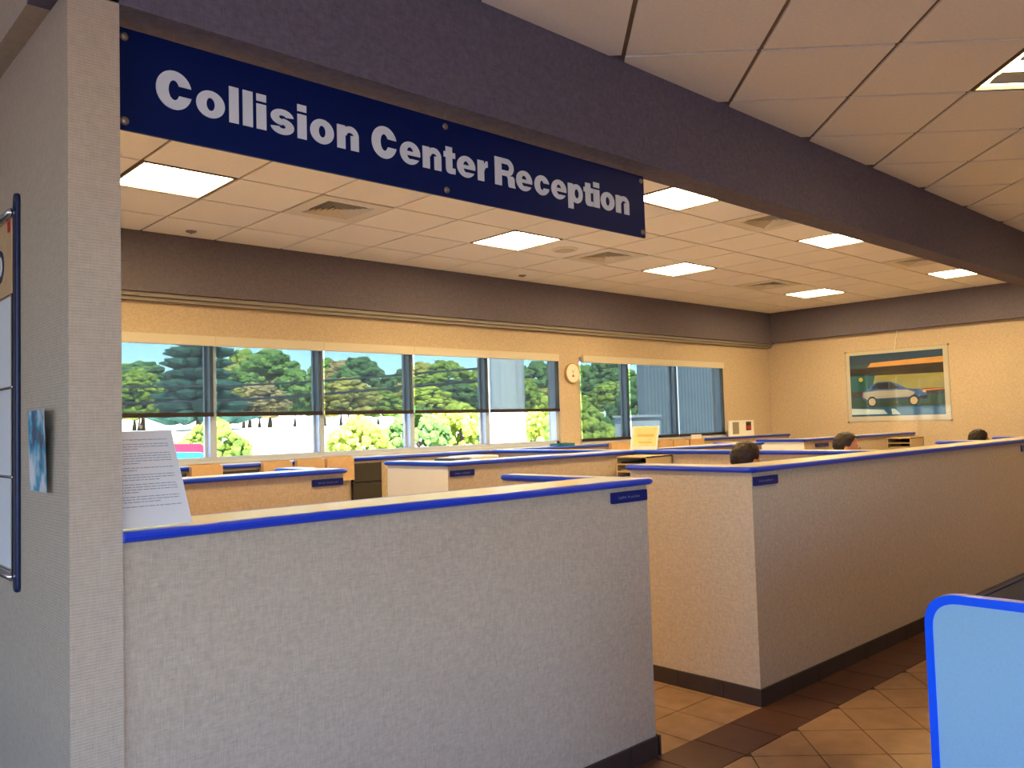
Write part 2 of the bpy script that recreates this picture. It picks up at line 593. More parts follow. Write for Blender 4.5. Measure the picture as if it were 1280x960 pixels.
# ------------------------------------------------------------------ ceilings
PC = 0.622
cin = struct(B(XW1, 2.5, ZC+0.05, XF, YWIN, ZC+0.12).build('ceiling', 'plenum'))
lmb = MB().box(XL, YL, ZC+0.05, XF, YP, ZC+0.12).box(XL, YP, ZC+0.05, XW1, YWIN, ZC+0.12)
cout = struct(lmb.build('ceiling_lobby', 'plenum'))
struct(B(XL-0.4, YL-0.4, ZC+0.4, XF+0.4, 7.6, ZC+0.6).build('roof', 'roof_grey'))
X0, YG0 = 2.45-3*PC, 5.195-5*PC
LIGHTS = [(2, 5), (7, 5), (11, 5), (16, 5), (2, 2), (7, 2), (11, 2), (16, 2)]
VENTS = [(4, 5), (9, 5), (14, 5), (9, 2), (14, 2), (4, 2)]
g = 0.010
for i in range(0, 20):
    for j in range(0, 9):
        if (i, j) in LIGHTS or (i, j) in VENTS:
            continue
        x0, y0 = X0+i*PC, YG0+j*PC
        poly = clip_rect([(x0+g, y0+g), (x0+PC-g, y0+g), (x0+PC-g, y0+PC-g), (x0+g, y0+PC-g)], XW1, 2.592, XBK-0.002, YB-0.002)
        if len(poly) >= 3 and area(poly) > 0.004:
            MB().prism(poly, ZC, ZC+0.016).build('ceiling_tile', 'ceiling_tile', cin)
for i in range(0, 20):
    x = X0+i*PC
    if XW1 < x < XBK:
        B(x-0.012, 2.592, ZC+0.009, x+0.012, YB, ZC+0.03).build('ceiling_rail', 'ceiling_rail', cin)
for j in range(0, 9):
    y = YG0+j*PC
    if 2.6 < y < YB:
        B(XW1, y-0.012, ZC+0.0095, XBK, y+0.012, ZC+0.03).build('ceiling_rail', 'ceiling_rail', cin)
# lobby ceiling: the same tiles turned 45 degrees
g = 0.011
OU, OV = 3.80, 0.425
OL = {(0, 3), (4, 7), (0, 9), (5, 9)}
oc = []
for i in range(-14, 18):
    for j in range(-16, 24):
        u0, v0 = OU+i*PC, OV+j*PC
        q = [(u0+g, v0+g), (u0+PC-g, v0+g), (u0+PC-g, v0+PC-g), (u0+g, v0+PC-g)]
        poly = [((a+b)*s2, (a-b)*s2) for a, b in q]
        poly = clip_rect(poly, XL, YL, XBK, YP-0.002)
        if len(poly) < 3 or area(poly) < 0.004 or (i, j) in OL:
            continue
        xm, ym = sum(p[0] for p in poly)/len(poly), sum(p[1] for p in poly)/len(poly)
        oc.append((0 if xm > 1.2 and ym > -0.5 else 1, math.hypot(xm-3, ym-1.5), poly))
oc.sort(key=lambda c: c[:2])
rest = MB()
for k, (_, _, poly) in enumerate(oc):
    if k < 110:
        MB().prism(poly, ZC, ZC+0.018).build('ceiling_tile', 'ceiling_tile', cout)
    else:
        rest.prism(poly, ZC, ZC+0.018)
for i in range(-9, 1):
    for j in range(0, 8):
        x0, y0 = XW0-0.1-PC+i*PC, YP+j*PC
        poly = clip_rect([(x0+g, y0+g), (x0+PC-g, y0+g), (x0+PC-g, y0+PC-g), (x0+g, y0+PC-g)], XL, YP, XW0-0.06, 7.1)
        if len(poly) >= 3:
            rest.prism(poly, ZC, ZC+0.018)
ro = rest.build('distant_ceiling_tiles', 'ceiling_tile', cout)
ro['kind'] = 'stuff'
for i in range(-14, 18):
    for uv in (0, 1):
        a0 = (OU if uv == 0 else OV)+i*PC
        if uv == 0:
            poly = [((a0+s)*s2+t*s2, (a0+s)*s2-t*s2) for s, t in ((-.012, -12), (.012, -12), (.012, 16), (-.012, 16))]
        else:
            poly = [(t*s2+(a0+s)*s2, t*s2-(a0+s)*s2) for s, t in ((-.012, -12), (.012, -12), (.012, 16), (-.012, 16))]
        poly = clip_rect(poly, XL, YL, XBK, YP-0.002)
        if len(poly) >= 3 and area(poly) > 0.003:
            MB().prism(poly, ZC+0.010+0.0005*uv, ZC+0.03).build('ceiling_rail', 'ceiling_rail', cout)

# ------------------------------------------------------------------ ceiling panels and vents
def frame_mb(cx, cy, h0, h1, z0, z1):
    m = MB()
    m.box(cx-h1, cy-h1, z0, cx+h1, cy-h0, z1)
    m.box(cx-h1, cy+h0, z0, cx+h1, cy+h1, z1)
    m.box(cx-h1, cy-h0, z0, cx-h0, cy+h0, z1)
    m.box(cx+h0, cy-h0, z0, cx+h1, cy+h0, z1)
    return m
where = {(2, 5): 'lit square ceiling panel nearest the pillar, under the first sign letters',
         (7, 5): 'lit square ceiling panel below the word Center, beside the round ceiling speaker',
         (11, 5): 'lit square ceiling panel of the window row, just right of the sign bottom corner',
         (16, 5): 'lit square ceiling panel of the window row closest to the far wall corner',
         (2, 2): 'lit square ceiling panel hidden behind the left end of the blue sign',
         (7, 2): 'lit square ceiling panel touching the right end of the blue sign under the beam',
         (11, 2): 'lit square ceiling panel along the beam, middle one of the beam row',
         (16, 2): 'lit square ceiling panel along the beam closest to the far wall'}
for (i, j) in LIGHTS:
    cx, cy = X0+(i+.5)*PC, YG0+(j+.5)*PC
    t = thing('ceiling_light', (cx, cy, ZC-0.002), where[(i, j)], 'ceiling light', 'square light panels in the reception ceiling')
    frame_mb(cx, cy, 0.285, 0.301, ZC-0.002, ZC+0.03).build('frame', 'ceiling_rail', t)
    B(cx-0.285, cy-0.285, ZC+0.004, cx+0.285, cy+0.285, ZC+0.012).build('diffuser', 'lamp_panel', t)
wherev = {(4, 5): 'square louvred ceiling air vent under the sign, nearest the pillar',
          (9, 5): 'square louvred ceiling air vent next to the round ceiling speaker',
          (14, 5): 'square louvred ceiling air vent of the window row nearest the far corner',
          (9, 2): 'square louvred ceiling air vent half tucked behind the beam, nearer the sign',
          (14, 2): 'square louvred ceiling air vent half tucked behind the beam, nearer the far wall',
          (4, 2): 'square louvred ceiling air vent hidden behind the blue sign'}
for (i, j) in VENTS:
    cx, cy = X0+(i+.5)*PC, YG0+(j+.5)*PC
    t = thing('ceiling_vent', (cx, cy, ZC-0.004), wherev[(i, j)], 'air vent', 'louvred air vents in the reception ceiling')
    frame_mb(cx, cy, 0.20, 0.303, ZC-0.004, ZC+0.012).build('frame', 'white_paint', t)
    for k in range(6):
        a = 0.198-k*0.033
        m = MB()
        b = a-0.022
        hi, lo = ZC-0.003, ZC+0.022
        v = []
        for (r_, z_) in ((a, hi), (b, lo), (b-0.002, lo), (a-0.002, hi)):
            v += [(cx-r_, cy-r_, z_), (cx+r_, cy-r_, z_), (cx+r_, cy+r_, z_), (cx-r_, cy+r_, z_)]
        f = []
        for q in range(4):
            for s in range(4):
                f.append((q*4+s, q*4+(s+1) % 4, ((q+1) % 4)*4+(s+1) % 4, ((q+1) % 4)*4+s))
        m.add(v, f)
        m.build('louvre', 'white_paint', t)
    B(cx-0.2, cy-0.2, ZC+0.03, cx+0.2, cy+0.2, ZC+0.04).build('duct', 'plenum', t)
# lobby troffers with curved reflectors, one in view, others added to warm right counter
for n, (i, j) in enumerate(sorted(OL, key=lambda p: p != (0, 3))):
    u, v = OU+(i+.5)*PC, OV+(j+.5)*PC
    cx, cy = (u+v)*s2, (u-v)*s2
    lab = ('lit lobby ceiling light with grey curved baffles at the upper right corner' if n == 0 else
           'unseen lobby ceiling light with curved baffles, added to warm the right-hand counter')
    t = thing('lobby_light', (cx, cy, ZC), lab, 'ceiling light', None if n == 0 else 'added unseen lobby lights')
    parts = []
    fm = frame_mb(0, 0, 0.290, 0.302, 0, 0.035)
    df = B(-0.29, -0.29, 0.020, 0.29, 0.29, 0.026)
    parts.append((fm, 'frame', 'ceiling_rail'))
    parts.append((df, 'diffuser', 'lobby_panel'))
    for yy in (-0.14, 0.14):
        m = MB()
        pr = [(-0.075, 0.0), (-0.055, 0.012), (0, 0.018), (0.055, 0.012), (0.075, 0.0), (0.055, 0.006), (0, 0.012), (-0.055, 0.006)]
        vv = [(-0.26, yy+a, b) for a, b in pr]+[(0.26, yy+a, b) for a, b in pr]
        ff = [(q, (q+1) % 8, 8+(q+1) % 8, 8+q) for q in range(8)]+[tuple(range(8)), tuple(range(15, 7, -1))]
        m.add(vv, ff)
        parts.append((m, 'baffle', 'window_metal'))
    for m, nm, mt in parts:
        c, s = math.cos(-math.pi/4), math.sin(-math.pi/4)
        m.v = [(cx+x*c-y*s, cy+x*s+y*c, ZC+z) for x, y, z in m.v]
        m.build(nm, mt, t)
sp = thing('ceiling_speaker', (5.877, 5.498, ZC-0.008), 'round white ceiling speaker grille between a light panel and an air vent', 'speaker')
MB().lathe([(0.10, -0.010), (0.118, -0.008), (0.13, 0.0), (0.13, 0.004)], (5.877, 5.498, ZC-0.002), n=28).build('rim', 'white_paint', sp, smooth=False)
MB().lathe([(0.095, -0.014), (0.10, -0.009), (0.10, 0.0)], (5.877, 5.498, ZC-0.002), n=28).build('grille', 'cassette', sp)
for x, y, lab in ((2.78, 6.79, 'small round sprinkler cover in the ceiling near the pillar'), (6.5, 6.74, 'small round sprinkler cover in the ceiling below the word Reception')):
    t = thing('sprinkler_head', (x, y, ZC-0.01), lab, 'sprinkler', 'sprinkler covers')
    MB().lathe([(0.03, -0.012), (0.042, -0.006), (0.045, 0.0)], (x, y, ZC), n=16).build('cover', 'track_grey', t)
    MB().lathe([(0.008, -0.022), (0.012, -0.014), (0.012, -0.010)], (x, y, ZC), n=10).build('nozzle', 'steel', t)

# ------------------------------------------------------------------ windows
def window(name, x0, x1, muls, shade_z):
    t = bpy.data.objects.new(name, None)
    COL.objects.link(t)
    t.location = ((x0+x1)/2, YWIN, WZ0)
    struct(t)
    f = MB()
    f.box(x0, YWIN+0.03, WZ1-0.04, x1, YWIN+0.12, WZ1)
    f.box(x0, YWIN+0.03, WZ0, x0+0.045, YWIN+0.12, WZ1)
    f.box(x1-0.045, YWIN+0.03, WZ0, x1, YWIN+0.12, WZ1)
    f.box(x0, YWIN+0.03, WZ0, x1, YWIN+0.12, WZ0+0.04)
    f.build('window_frame', 'window_metal', t)
    B(x0-0.02, YWIN-0.035, WZ0-0.025, x1+0.02, YWIN+0.05, WZ0+0.004).build('window_sill', 'window_metal', t)
    for m in muls:
        B(m-0.028, YWIN+0.02, WZ0+0.04, m+0.028, YWIN+0.13, WZ1-0.04).build('mullion', 'mullion_blue', t)
        B(m-0.05, YWIN+0.085, WZ0+0.04, m-0.028, YWIN+0.115, WZ1-0.04).build('pane_bead', 'window_metal', t)
    ed = [x0+0.04]+list(muls)+[x1-0.04]
    for a, b in zip(ed[:-1], ed[1:]):
        B(a+0.02, YWIN+0.095, WZ0+0.04, b-0.03, YWIN+0.101, WZ1-0.04).build('pane', 'window_glass', t)
    return ed
ed1 = window('window_1', W1[0], W1[1], [2.04, 3.10, 4.165, 5.23, 6.275], 1.70)
ed2 = window('window_2', W2[0], W2[1], [8.77, 9.84], 1.29)
ordin = ['half-lowered dark mesh roller shade hidden mostly behind the pillar',
         'half-lowered dark mesh roller shade beside the pillar, in front of a dark conifer',
         'half-lowered dark mesh roller shade second from the pillar',
         'half-lowered dark mesh roller shade in the middle of the long window',
         'half-lowered dark mesh roller shade second from the clock',
         'half-lowered dark mesh roller shade next to the clock, grey column behind it']
ordin2 = ['fully lowered dark mesh roller shade just right of the clock',
          'fully lowered dark mesh roller shade in the middle of the shorter window',
          'fully lowered dark mesh roller shade nearest the far room corner']
for eds, labs, zb, grp in ((ed1, ordin, 1.672, 'half-lowered shades'), (ed2, ordin2, 1.292, 'fully lowered shades')):
    for k, (a, b) in enumerate(zip(eds[:-1], eds[1:])):
        t = thing('roller_shade', ((a+b)/2, YWIN-0.008, zb), labs[k], 'roller shade', grp)
        a0, b0 = a+0.022, b-0.010
        if k == len(eds)-2:
            b0 = b+0.02
        if k == 0:
            a0 = a-0.02
        B(a0, YWIN-0.010, zb+0.03, b0, YWIN-0.0085, 2.30).build('mesh_screen', 'shade_mesh', t)
        B(a0, YWIN-0.018, zb, b0, YWIN-0.001, zb+0.036).build('hem_bar', 'hem_bar', t)
        B(a+0.001, YWIN-0.05, 2.284, b-0.001, YWIN-0.003, 2.368).build('cassette', 'cassette', t)

# ------------------------------------------------------------------ half-height partitions with blue-edged tops
ZT0, ZT1 = 1.229, 1.260
NOSE = [(0.0, ZT0), (0.010, ZT0+0.002), (0.017, ZT0+0.008), (0.020, (ZT0+ZT1)/2), (0.017, ZT1-0.007), (0.010, ZT1-0.001), (0.0, ZT1+0.0005), (-0.012, ZT1+0.0005), (-0.012, ZT0)]
def partition(label, wall, top, rads, skip=(), base=(), name='half_wall', group='blue-edged half walls'):
    """wall / top: plan outlines, anticlockwise; skip: top edges without nosing; base: (start, end) runs of base tile"""
    xs, ys = [p[0] for p in wall], [p[1] for p in wall]
    t = thing(name, ((min(xs)+max(xs))/2, (min(ys)+max(ys))/2, 0), label, 'counter', group)
    MB().prism(wall, 0.0, ZT0).build('panel', 'wallcover', t)
    k = len(top)
    MB().prism(rounded(top, rads), ZT0, ZT1).build('countertop', 'laminate', t)
    # nosing follows the outline, broken at the skipped edges
    segs = [i for i in range(k) if i not in skip]
    if len(segs) == k:
        path = rounded(top, rads)
        MB().sweep(path, NOSE, closed=True).build('blue_edge', 'blue_edge', t, smooth=False)
    else:
        st = (skip[-1]+1) % k
        order = []
        i = st
        while i not in skip:
            order.append(i)
            i = (i+1) % k
        pts = [top[order[0]]]+[top[(q+1) % k] for q in order]
        rr = [0]+[rads[(q+1) % k] if isinstance(rads, (list, tuple)) else rads for q in order]
        rr[-1] = 0
        path = []
        for q in range(len(pts)):
            if rr[q] <= 0:
                path.append(pts[q])
            else:
                p, a, b = Vector(pts[q]), Vector(pts[q-1]), Vector(pts[q+1])
                s, e = p+(a-p).normalized()*rr[q], p+(b-p).normalized()*rr[q]
                for j in range(6):
                    w_ = j/5
                    path.append(tuple(s*(1-w_)**2+p*2*w_*(1-w_)+e*w_*w_))
        MB().sweep(path, NOSE).build('blue_edge', 'blue_edge', t, smooth=False)
    for (a, b) in base:
        a, b = Vector(a), Vector(b)
        d = (b-a).normalized()
        nrm = Vector((d.y, -d.x))
        L = (b-a).length
        q = 0.0
        while q < L-0.01:
            e = min(q+0.303, L)
            p0, p1 = a+d*(q+0.0015), a+d*(e-0.0015)
            poly = [tuple(p0), tuple(p1), tuple(p1+nrm*0.012), tuple(p0+nrm*0.012)]
            MB().prism(poly, 0.0, 0.090).build('base_tile', 'base_dark', t)
            q = e
    return t
R0 = 0.035
FY = 2.443
fc = partition('long front reception counter below the sign, name plate at its right end',
    [(XW1, FY), (3.112, FY), (3.112, 3.33), (3.02, 3.33), (3.02, 2.56), (XW1, 2.56)],
    [(XW1, 2.428), (3.128, 2.428), (3.128, 3.345), (3.03, 3.345), (3.03, 2.71), (XW1, 2.71)],
    [0, R0, R0, R0, 0.0, 0], skip=(5,), base=[((XW1, FY), (3.112, FY)), ((3.124, FY-0.012), (3.124, 3.33))])
rc = partition('long right-hand counter with a lit end face, running to the far wall',
    [(4.012, FY), (XF, FY), (XF, 2.56), (4.13, 2.56), (4.13, 3.27), (4.012, 3.27)],
    [(3.998, 2.428), (XF, 2.428), (XF, 2.68), (4.19, 2.68), (4.19, 3.285), (3.998, 3.285)],
    [0.02, 0, 0, 0.0, R0, R0], skip=(1,), base=[((4.012, FY), (XF, FY)), ((4.012, 3.27), (4.012, FY-0.012))])
p2 = partition('yellow half wall left of the aisle with a name plate, behind the front counter',
    [(XW1, 5.0), (3.075, 5.0), (3.075, 5.67), (2.96, 5.67), (2.96, 5.12), (XW1, 5.12)],
    [(XW1, 4.985), (3.09, 4.985), (3.09, 5.685), (2.93, 5.685), (2.93, 5.24), (XW1, 5.24)],
    [0, R0, R0, R0, 0, 0], skip=(5,), base=[((XW1, 5.0), (3.075, 5.0)), ((3.075, 5.0), (3.075, 5.67))])
p3 = partition('half wall with a whitish end face right of the aisle, display stand at its right end',
    [(3.905, 4.90), (6.08, 4.90), (6.08, 5.02), (4.02, 5.02), (4.02, 5.68), (3.905, 5.68)],
    [(3.89, 4.885), (6.07, 4.885), (6.07, 5.12), (4.08, 5.12), (4.08, 5.695), (3.89, 5.695)],
    [0.02, 0, 0, 0, R0, R0], skip=(1,), base=[((3.905, 4.90), (6.08, 4.90)), ((3.905, 5.68), (3.905, 4.90))])
q1 = partition('half wall running towards the windows behind the first seated person',
    [(6.08, 2.69), (6.20, 2.69), (6.20, 6.80), (6.08, 6.80)],
    [(6.07, 2.70), (6.24, 2.70), (6.24, 6.76), (6.07, 6.76)], 0, skip=(0, 2))
# the nosing helper wants the skipped edges in order, so the second side gets its own strip
p4 = partition('half wall behind the second seated person, ending short of the white end face',
    [(6.25, 4.90), (8.28, 4.90), (8.28, 5.40), (8.16, 5.40), (8.16, 5.02), (6.25, 5.02)],
    [(6.26, 4.885), (8.295, 4.885), (8.295, 5.415), (8.13, 5.415), (8.13, 5.12), (6.26, 5.12)],
    [0, R0, R0, R0, 0, 0], skip=(5,))
p5 = partition('farthest half wall with a whitish end face and a small dark name plate',
    [(9.22, 4.90), (XF, 4.90), (XF, 5.02), (9.34, 5.02), (9.34, 5.50), (9.22, 5.50)],
    [(9.205, 4.885), (XF, 4.885), (XF, 5.12), (9.40, 5.12), (9.40, 5.515), (9.205, 5.515)],
    [0.02, 0, 0, 0, R0, R0], skip=(1,))
n1 = partition('short return half wall behind the right counter, left of the farthest head',
    [(8.22, 2.70), (8.34, 2.70), (8.34, 3.04), (8.22, 3.04)],
    [(8.205, 2.70), (8.36, 2.70), (8.36, 3.055), (8.205, 3.055)], [0, 0, R0, R0], skip=(0,))
n2 = partition('short return half wall directly in front of the farthest head',
    [(9.42, 2.70), (9.54, 2.70), (9.54, 2.93), (9.42, 2.93)],
    [(9.405, 2.70), (9.56, 2.70), (9.56, 2.945), (9.405, 2.945)], [0, 0, R0, R0], skip=(0,))
lg = partition('long blue-edged ledge running below the windows',
    [(XW1, 6.82), (XF, 6.82), (XF, YWIN-0.002), (XW1, YWIN-0.002)],
    [(XW1, 6.81), (XF, 6.81), (XF, YWIN-0.04), (XW1, YWIN-0.04)], 0, skip=(1, 2, 3), name='window_ledge')
lg['category'] = 'ledge'

for t, x0, y0, y1 in ((p3, 3.905, 4.903, 5.677), (p5, 9.22, 4.903, 5.497)):
    B(x0-0.004, y0, 0.092, x0, y1, ZT0-0.001).build('end_panel', 'end_white', t)['label'] = 'whitish smooth end panel'

# ------------------------------------------------------------------ name plates (lettering too small to read)
def plate(x0, x1, y, z0, z1, label):
    t = thing('name_plate', ((x0+x1)/2, y-0.006, z0), label, 'name plate', 'navy name plates')
    poly = rounded([(x0, z0), (x1, z0), (x1, z1), (x0, z1)], 0.006, 3)
    m = MB().prism(poly, 0, 0.012)
    m.v = [(a, y-c, b) for a, b, c in m.v]
    m.build('plate', 'navy_plate', t)
    rnd = random.Random(int(x0*1000))
    m = MB()
    zc = (z0+z1)/2
    x = x0+0.045
    wd = [5, 8]
    for wi, nl in enumerate(wd):
        for q in range(nl):
            hgt = 0.012 if q == 0 else rnd.choice((0.008, 0.008, 0.011))
            m.box(x, y-0.0127, zc-0.006, x+0.0022, y-0.0119, zc-0.006+hgt)
            m.box(x+0.0022, y-0.0127, zc-0.006+rnd.choice((0, 0.003, 0.0065)), x+0.007, y-0.0119, zc-0.0045+rnd.choice((0, 0.003, 0.0065))+0.001)
            x += 0.0105
        x += 0.011
    m.build('engraved_name', 'engraving', t)
plate(2.853, 3.100, FY, 1.160, 1.210, 'navy name plate at the right end of the front counter')
plate(4.022, 4.266, FY, 1.157, 1.206, 'navy name plate by the corner of the right-hand counter')
plate(2.832, 3.066, 5.0, 1.152, 1.199, 'navy name plate on the yellow half wall left of the aisle')
plate(3.918, 4.150, 4.90, 1.153, 1.198, 'navy name plate beside the whitish end face right of the aisle')
plate(9.48, 9.80, 4.90, 1.154, 1.197, 'dark name plate on the farthest half wall, past the second head')
plate(8.50, 8.75, FY, 1.150, 1.205, 'navy name plate on the right-hand counter at the picture edge')

# ------------------------------------------------------------------ sign
YS = 2.5175
sx0, sx1, sz0, sz1 = 0.815, 3.271, 2.413, 2.717
sg = thing('hanging_sign', ((sx0+sx1)/2, YS, sz0), 'long navy blue sign with white lettering hung under the beam', 'sign')
m = MB().prism([(sx0, sz0), (sx1, sz0), (sx1, sz1), (sx0, sz1)], 0, 0.010)
m.v = [(a, YS+c, b) for a, b, c in m.v]
m.build('board', 'navy_sign', sg)
for x in (0.838, 2.035, 3.250):
    for z in (2.691, 2.439):
        MB().lathe([(0.013, 0), (0.013, -0.002), (0.009, -0.006), (0.003, -0.0075)][::-1], (x, YS, z), axis='y', n=16).build('screw', 'steel', sg)
for x in (0.98, 2.035, 3.10):
    MB().tube([(x, YS+0.005, sz1-0.004), (x, YS+0.005, ZB)], 0.0022, n=6).build('hanger_wire', 'steel', sg)

CAP, XH, DS, BL = 0.1165, 0.0835, 0.030, 2.508
def arc(cx, cy, rx, ry, a0, a1, n=26):
    return [(cx+rx*math.cos(R(a0+(a1-a0)*i/n)), cy+ry*math.sin(R(a0+(a1-a0)*i/n))) for i in range(n+1)]
def band(cx, cy, rx, ry, ix, iy, a0, a1, b0=None, b1=None, n=26):
    """one piece: the strip between an outer and an inner ellipse"""
    o = arc(cx, cy, rx, ry, a0, a1, n)
    i_ = arc(cx, cy, ix, iy, a0 if b0 is None else b0, a1 if b1 is None else b1, n)
    return [('strip', o, i_)]
def rect(x0, y0, x1, y1):
    return [(x0, y0), (x1, y0), (x1, y1), (x0, y1)]
def asin_d(v):
    return math.degrees(math.asin(max(-1, min(1, v))))
def cshape(w_, h_, s, t_, gap, oy=0.0015):
    rx, ry, cy = w_/2, h_/2+oy, h_/2
    cx = rx
    ix, iy = rx-s, ry-t_
    g0 = gap/2
    a, b = asin_d(g0/ry), asin_d(g0/iy)
    return band(cx, cy, rx, ry, ix, iy, a, 360-a, b, 360-b, 40)
def glyph(ch, w_):
    s = 0.0335
    t_ = 0.0225
    if ch == 'C':
        return cshape(w_, CAP, 0.038, 0.029, 0.030)
    if ch == 'c':
        return cshape(w_, XH, 0.034, 0.0225, 0.022)
    if ch == 'o':
        return band(w_/2, XH/2, w_/2, XH/2+0.0015, w_/2-0.0325, XH/2-0.021, 0, 360, n=40)
    if ch == 'l':
        return [rect(0, 0, w_, CAP)]
    if ch == 'i':
        return [rect(0, 0, w_, XH), rect(0, CAP-0.0235, w_, CAP)]
    if ch == 'n':
        ax = s*0.55
        return [rect(0, 0, s, XH), rect(w_-s, 0, w_, 0.052)] + band((ax+w_)/2, 0.050, (w_-ax)/2, XH+0.0015-0.050, (w_-2*s)/2+0.004, 0.012, 0, 180, n=20)
    if ch == 'e':
        rx, ry, cx, cy = w_/2, XH/2+0.0015, w_/2, XH/2
        ix, iy = rx-0.031, ry-0.0205
        yb0, yb1 = cy-0.008, cy+0.0065           # the bar
        low = cy-0.0215                          # lower terminal
        a0 = asin_d((yb0-cy)/ry)
        b0 = asin_d((yb0-cy)/iy)
        a1 = 360+asin_d((low-cy)/ry)
        b1 = 360+asin_d(max(-0.98, (low-cy)/iy))
        return band(cx, cy, rx, ry, ix, iy, a0, a1, b0, b1, 40)+[rect(0.02, yb0, w_-0.02, yb1), [(w_-0.021, yb0), (w_-0.0005, yb0), (w_-0.0005, yb1-0.006), (w_-0.021, yb1)]]
    if ch == 'r':
        return [rect(0, 0, s, XH), [(s-0.002, 0.036), (s+0.006, 0.053), (w_-0.006, 0.060), (w_, 0.059), (w_, XH+0.001), (w_-0.010, XH+0.0005), (s+0.004, 0.074), (s-0.002, 0.066)]]
    if ch == 't':
        x0 = w_*0.18
        return [rect(x0, 0.017, x0+s*0.97, CAP-0.012), rect(0, XH-0.0215, w_, XH),
                [(x0, 0.018), (x0+0.003, 0.007), (x0+0.012, 0.0005), (x0+0.024, -0.001), (w_, 0.0005), (w_, 0.022), (x0+s*0.97, 0.022)]]
    if ch == 's':
        ry, t2 = 0.0272, 0.0225
        rx = w_/2
        cx = w_/2
        cu, cl = XH+0.001-ry, ry-0.001
        ix, iy = rx-0.031, ry-t2+0.0022
        up_ = band(cx, cu, rx-0.001, ry, ix, iy, 8, 268, n=26)
        lo_ = band(cx, cl, rx, ry, ix, iy, 88, -172, n=26)
        return up_+lo_+[[(cx-0.024, cu-0.004), (cx-0.012, cu-0.018), (cx+0.024, cl+0.004), (cx+0.012, cl+0.018)]]
    if ch == 'p':
        cx = (s*0.5+w_)/2
        return [rect(0, -DS, s, XH)]+band(cx, XH/2, (w_-s*0.5)/2, XH/2+0.0015, (w_-2*s)/2, XH/2-0.0205, 0, 360, n=36)
    if ch == 'R':
        sw = 0.037
        yb = 0.044
        cy = (CAP+yb)/2
        ry = (CAP-yb)/2
        cx = w_-0.010-ry
        iy = ry-0.0225
        g_ = band(cx, cy, ry*1.05, ry, iy*0.95, iy, -90, 90, n=20)
        return g_+[rect(0, 0, sw, CAP), rect(sw-0.002, CAP-0.0225, cx+0.001, CAP), rect(sw-0.002, yb, cx+0.001, yb+0.0225),
                   [(cx-0.004, yb+0.010), (w_-0.030, 0.046), (w_-0.014, 0.047), (w_-0.006, 0.038), (w_-0.005, 0.012), (w_, 0.0), (w_-0.037, 0.0), (w_-0.041, 0.012), (w_-0.042, 0.034), (w_-0.048, yb+0.001)]]
LET = [('C', 0.928, 1.037), ('o', 1.050, 1.142), ('l', 1.156, 1.188), ('l', 1.202, 1.236), ('i', 1.249, 1.283), ('s', 1.298, 1.383), ('i', 1.396, 1.430), ('o', 1.444, 1.536), ('n', 1.549, 1.637),
       ('C', 1.692, 1.802), ('e', 1.816, 1.909), ('n', 1.921, 2.010), ('t', 2.023, 2.080), ('e', 2.089, 2.183), ('r', 2.196, 2.250),
       ('R', 2.289, 2.403), ('e', 2.408, 2.502), ('c', 2.515, 2.607), ('e', 2.619, 2.714), ('p', 2.725, 2.821), ('t', 2.829, 2.892), ('i', 2.896, 2.937), ('o', 2.945, 3.043), ('n', 3.053, 3.151)]
for ch, x0, x1 in LET:
    wd = x1-x0
    base = {'C': 0.110, 'o': 0.092, 'l': 0.0335, 'i': 0.0345, 's': 0.086, 'n': 0.089, 'e': 0.0935, 't': 0.058, 'r': 0.054, 'R': 0.114, 'c': 0.093, 'p': 0.096}[ch]
    k = wd/base
    m = MB()
    for lv, poly in enumerate(glyph(ch, base)):
        dz = 0.0025+0.0002*lv
        if poly[0] == 'strip':
            o_, i_ = poly[1], poly[2]
            nn = len(o_)
            vv = [(a, b, c) for c in (0.0, dz) for ln in (o_, i_) for a, b in ln]
            ff = []
            for q in range(nn-1):
                ff += [(2*nn+q, 2*nn+q+1, 3*nn+q+1, 3*nn+q), (q, nn+q, nn+q+1, q+1), (q, q+1, 2*nn+q+1, 2*nn+q), (nn+q, 3*nn+q, 3*nn+q+1, nn+q+1)]
            ff += [(0, 2*nn, 3*nn, nn), (nn-1, 2*nn-1, 4*nn-1, 3*nn-1)]
            m.add(vv, ff)
        else:
            m.prism(poly, 0, dz)
    m.v = [(x0+a*k, YS-c, BL+b) for a, b, c in m.v]
    m.build('letter', 'letter_white', sg)

# ------------------------------------------------------------------ display board, flyer and notice on the left
XB = XW0
bd = thing('display_board', (XB-0.03, 3.45, 1.05), 'navy-framed poster display mounted on the left wall', 'display board')
for y in (2.945, 3.95):
    m = MB().prism(rounded([(y-0.022, 1.055), (y+0.022, 1.055), (y+0.022, 2.29), (y-0.022, 2.29)], 0.02, 4), 0, 0.014)
    m.v = [(XB-c, a, b) for a, b, c in m.v]
    m.build('side_post', 'navy_tube', bd, bevel=0.005)
for z in (1.10, 2.235):
    MB().tube([(XB-0.015, 2.97, z), (XB-0.015, 3.94, z)], 0.013, n=10).build('chrome_rail', 'chrome', bd, smooth=True)
for z in (1.685, 1.405):
    MB().tube([(XB-0.012, 2.97, z), (XB-0.012, 3.94, z)], 0.0045, n=8).build('cross_bar', 'chrome', bd, smooth=True)
B(XB-0.007, 2.985, 1.12, XB-0.003, 3.93, 1.975).build('paper_sheet', 'paper', bd)
po = B(XB-0.007, 3.01, 1.985, XB-0.003, 3.93, 2.225).build('poster', 'tan_card', bd)
po['label'] = 'orange poster with a dark round emblem fragment'
MB().lathe([(0.055, 0), (0.055, 0.001)], (XB-0.0082, 3.16, 2.09), axis='x', n=24).build('printed_ring', 'navy_tube', po)
MB().lathe([(0.035, 0), (0.035, 0.001)], (XB-0.0092, 3.16, 2.09), axis='x', n=24).build('printed_disc', 'paper', po)
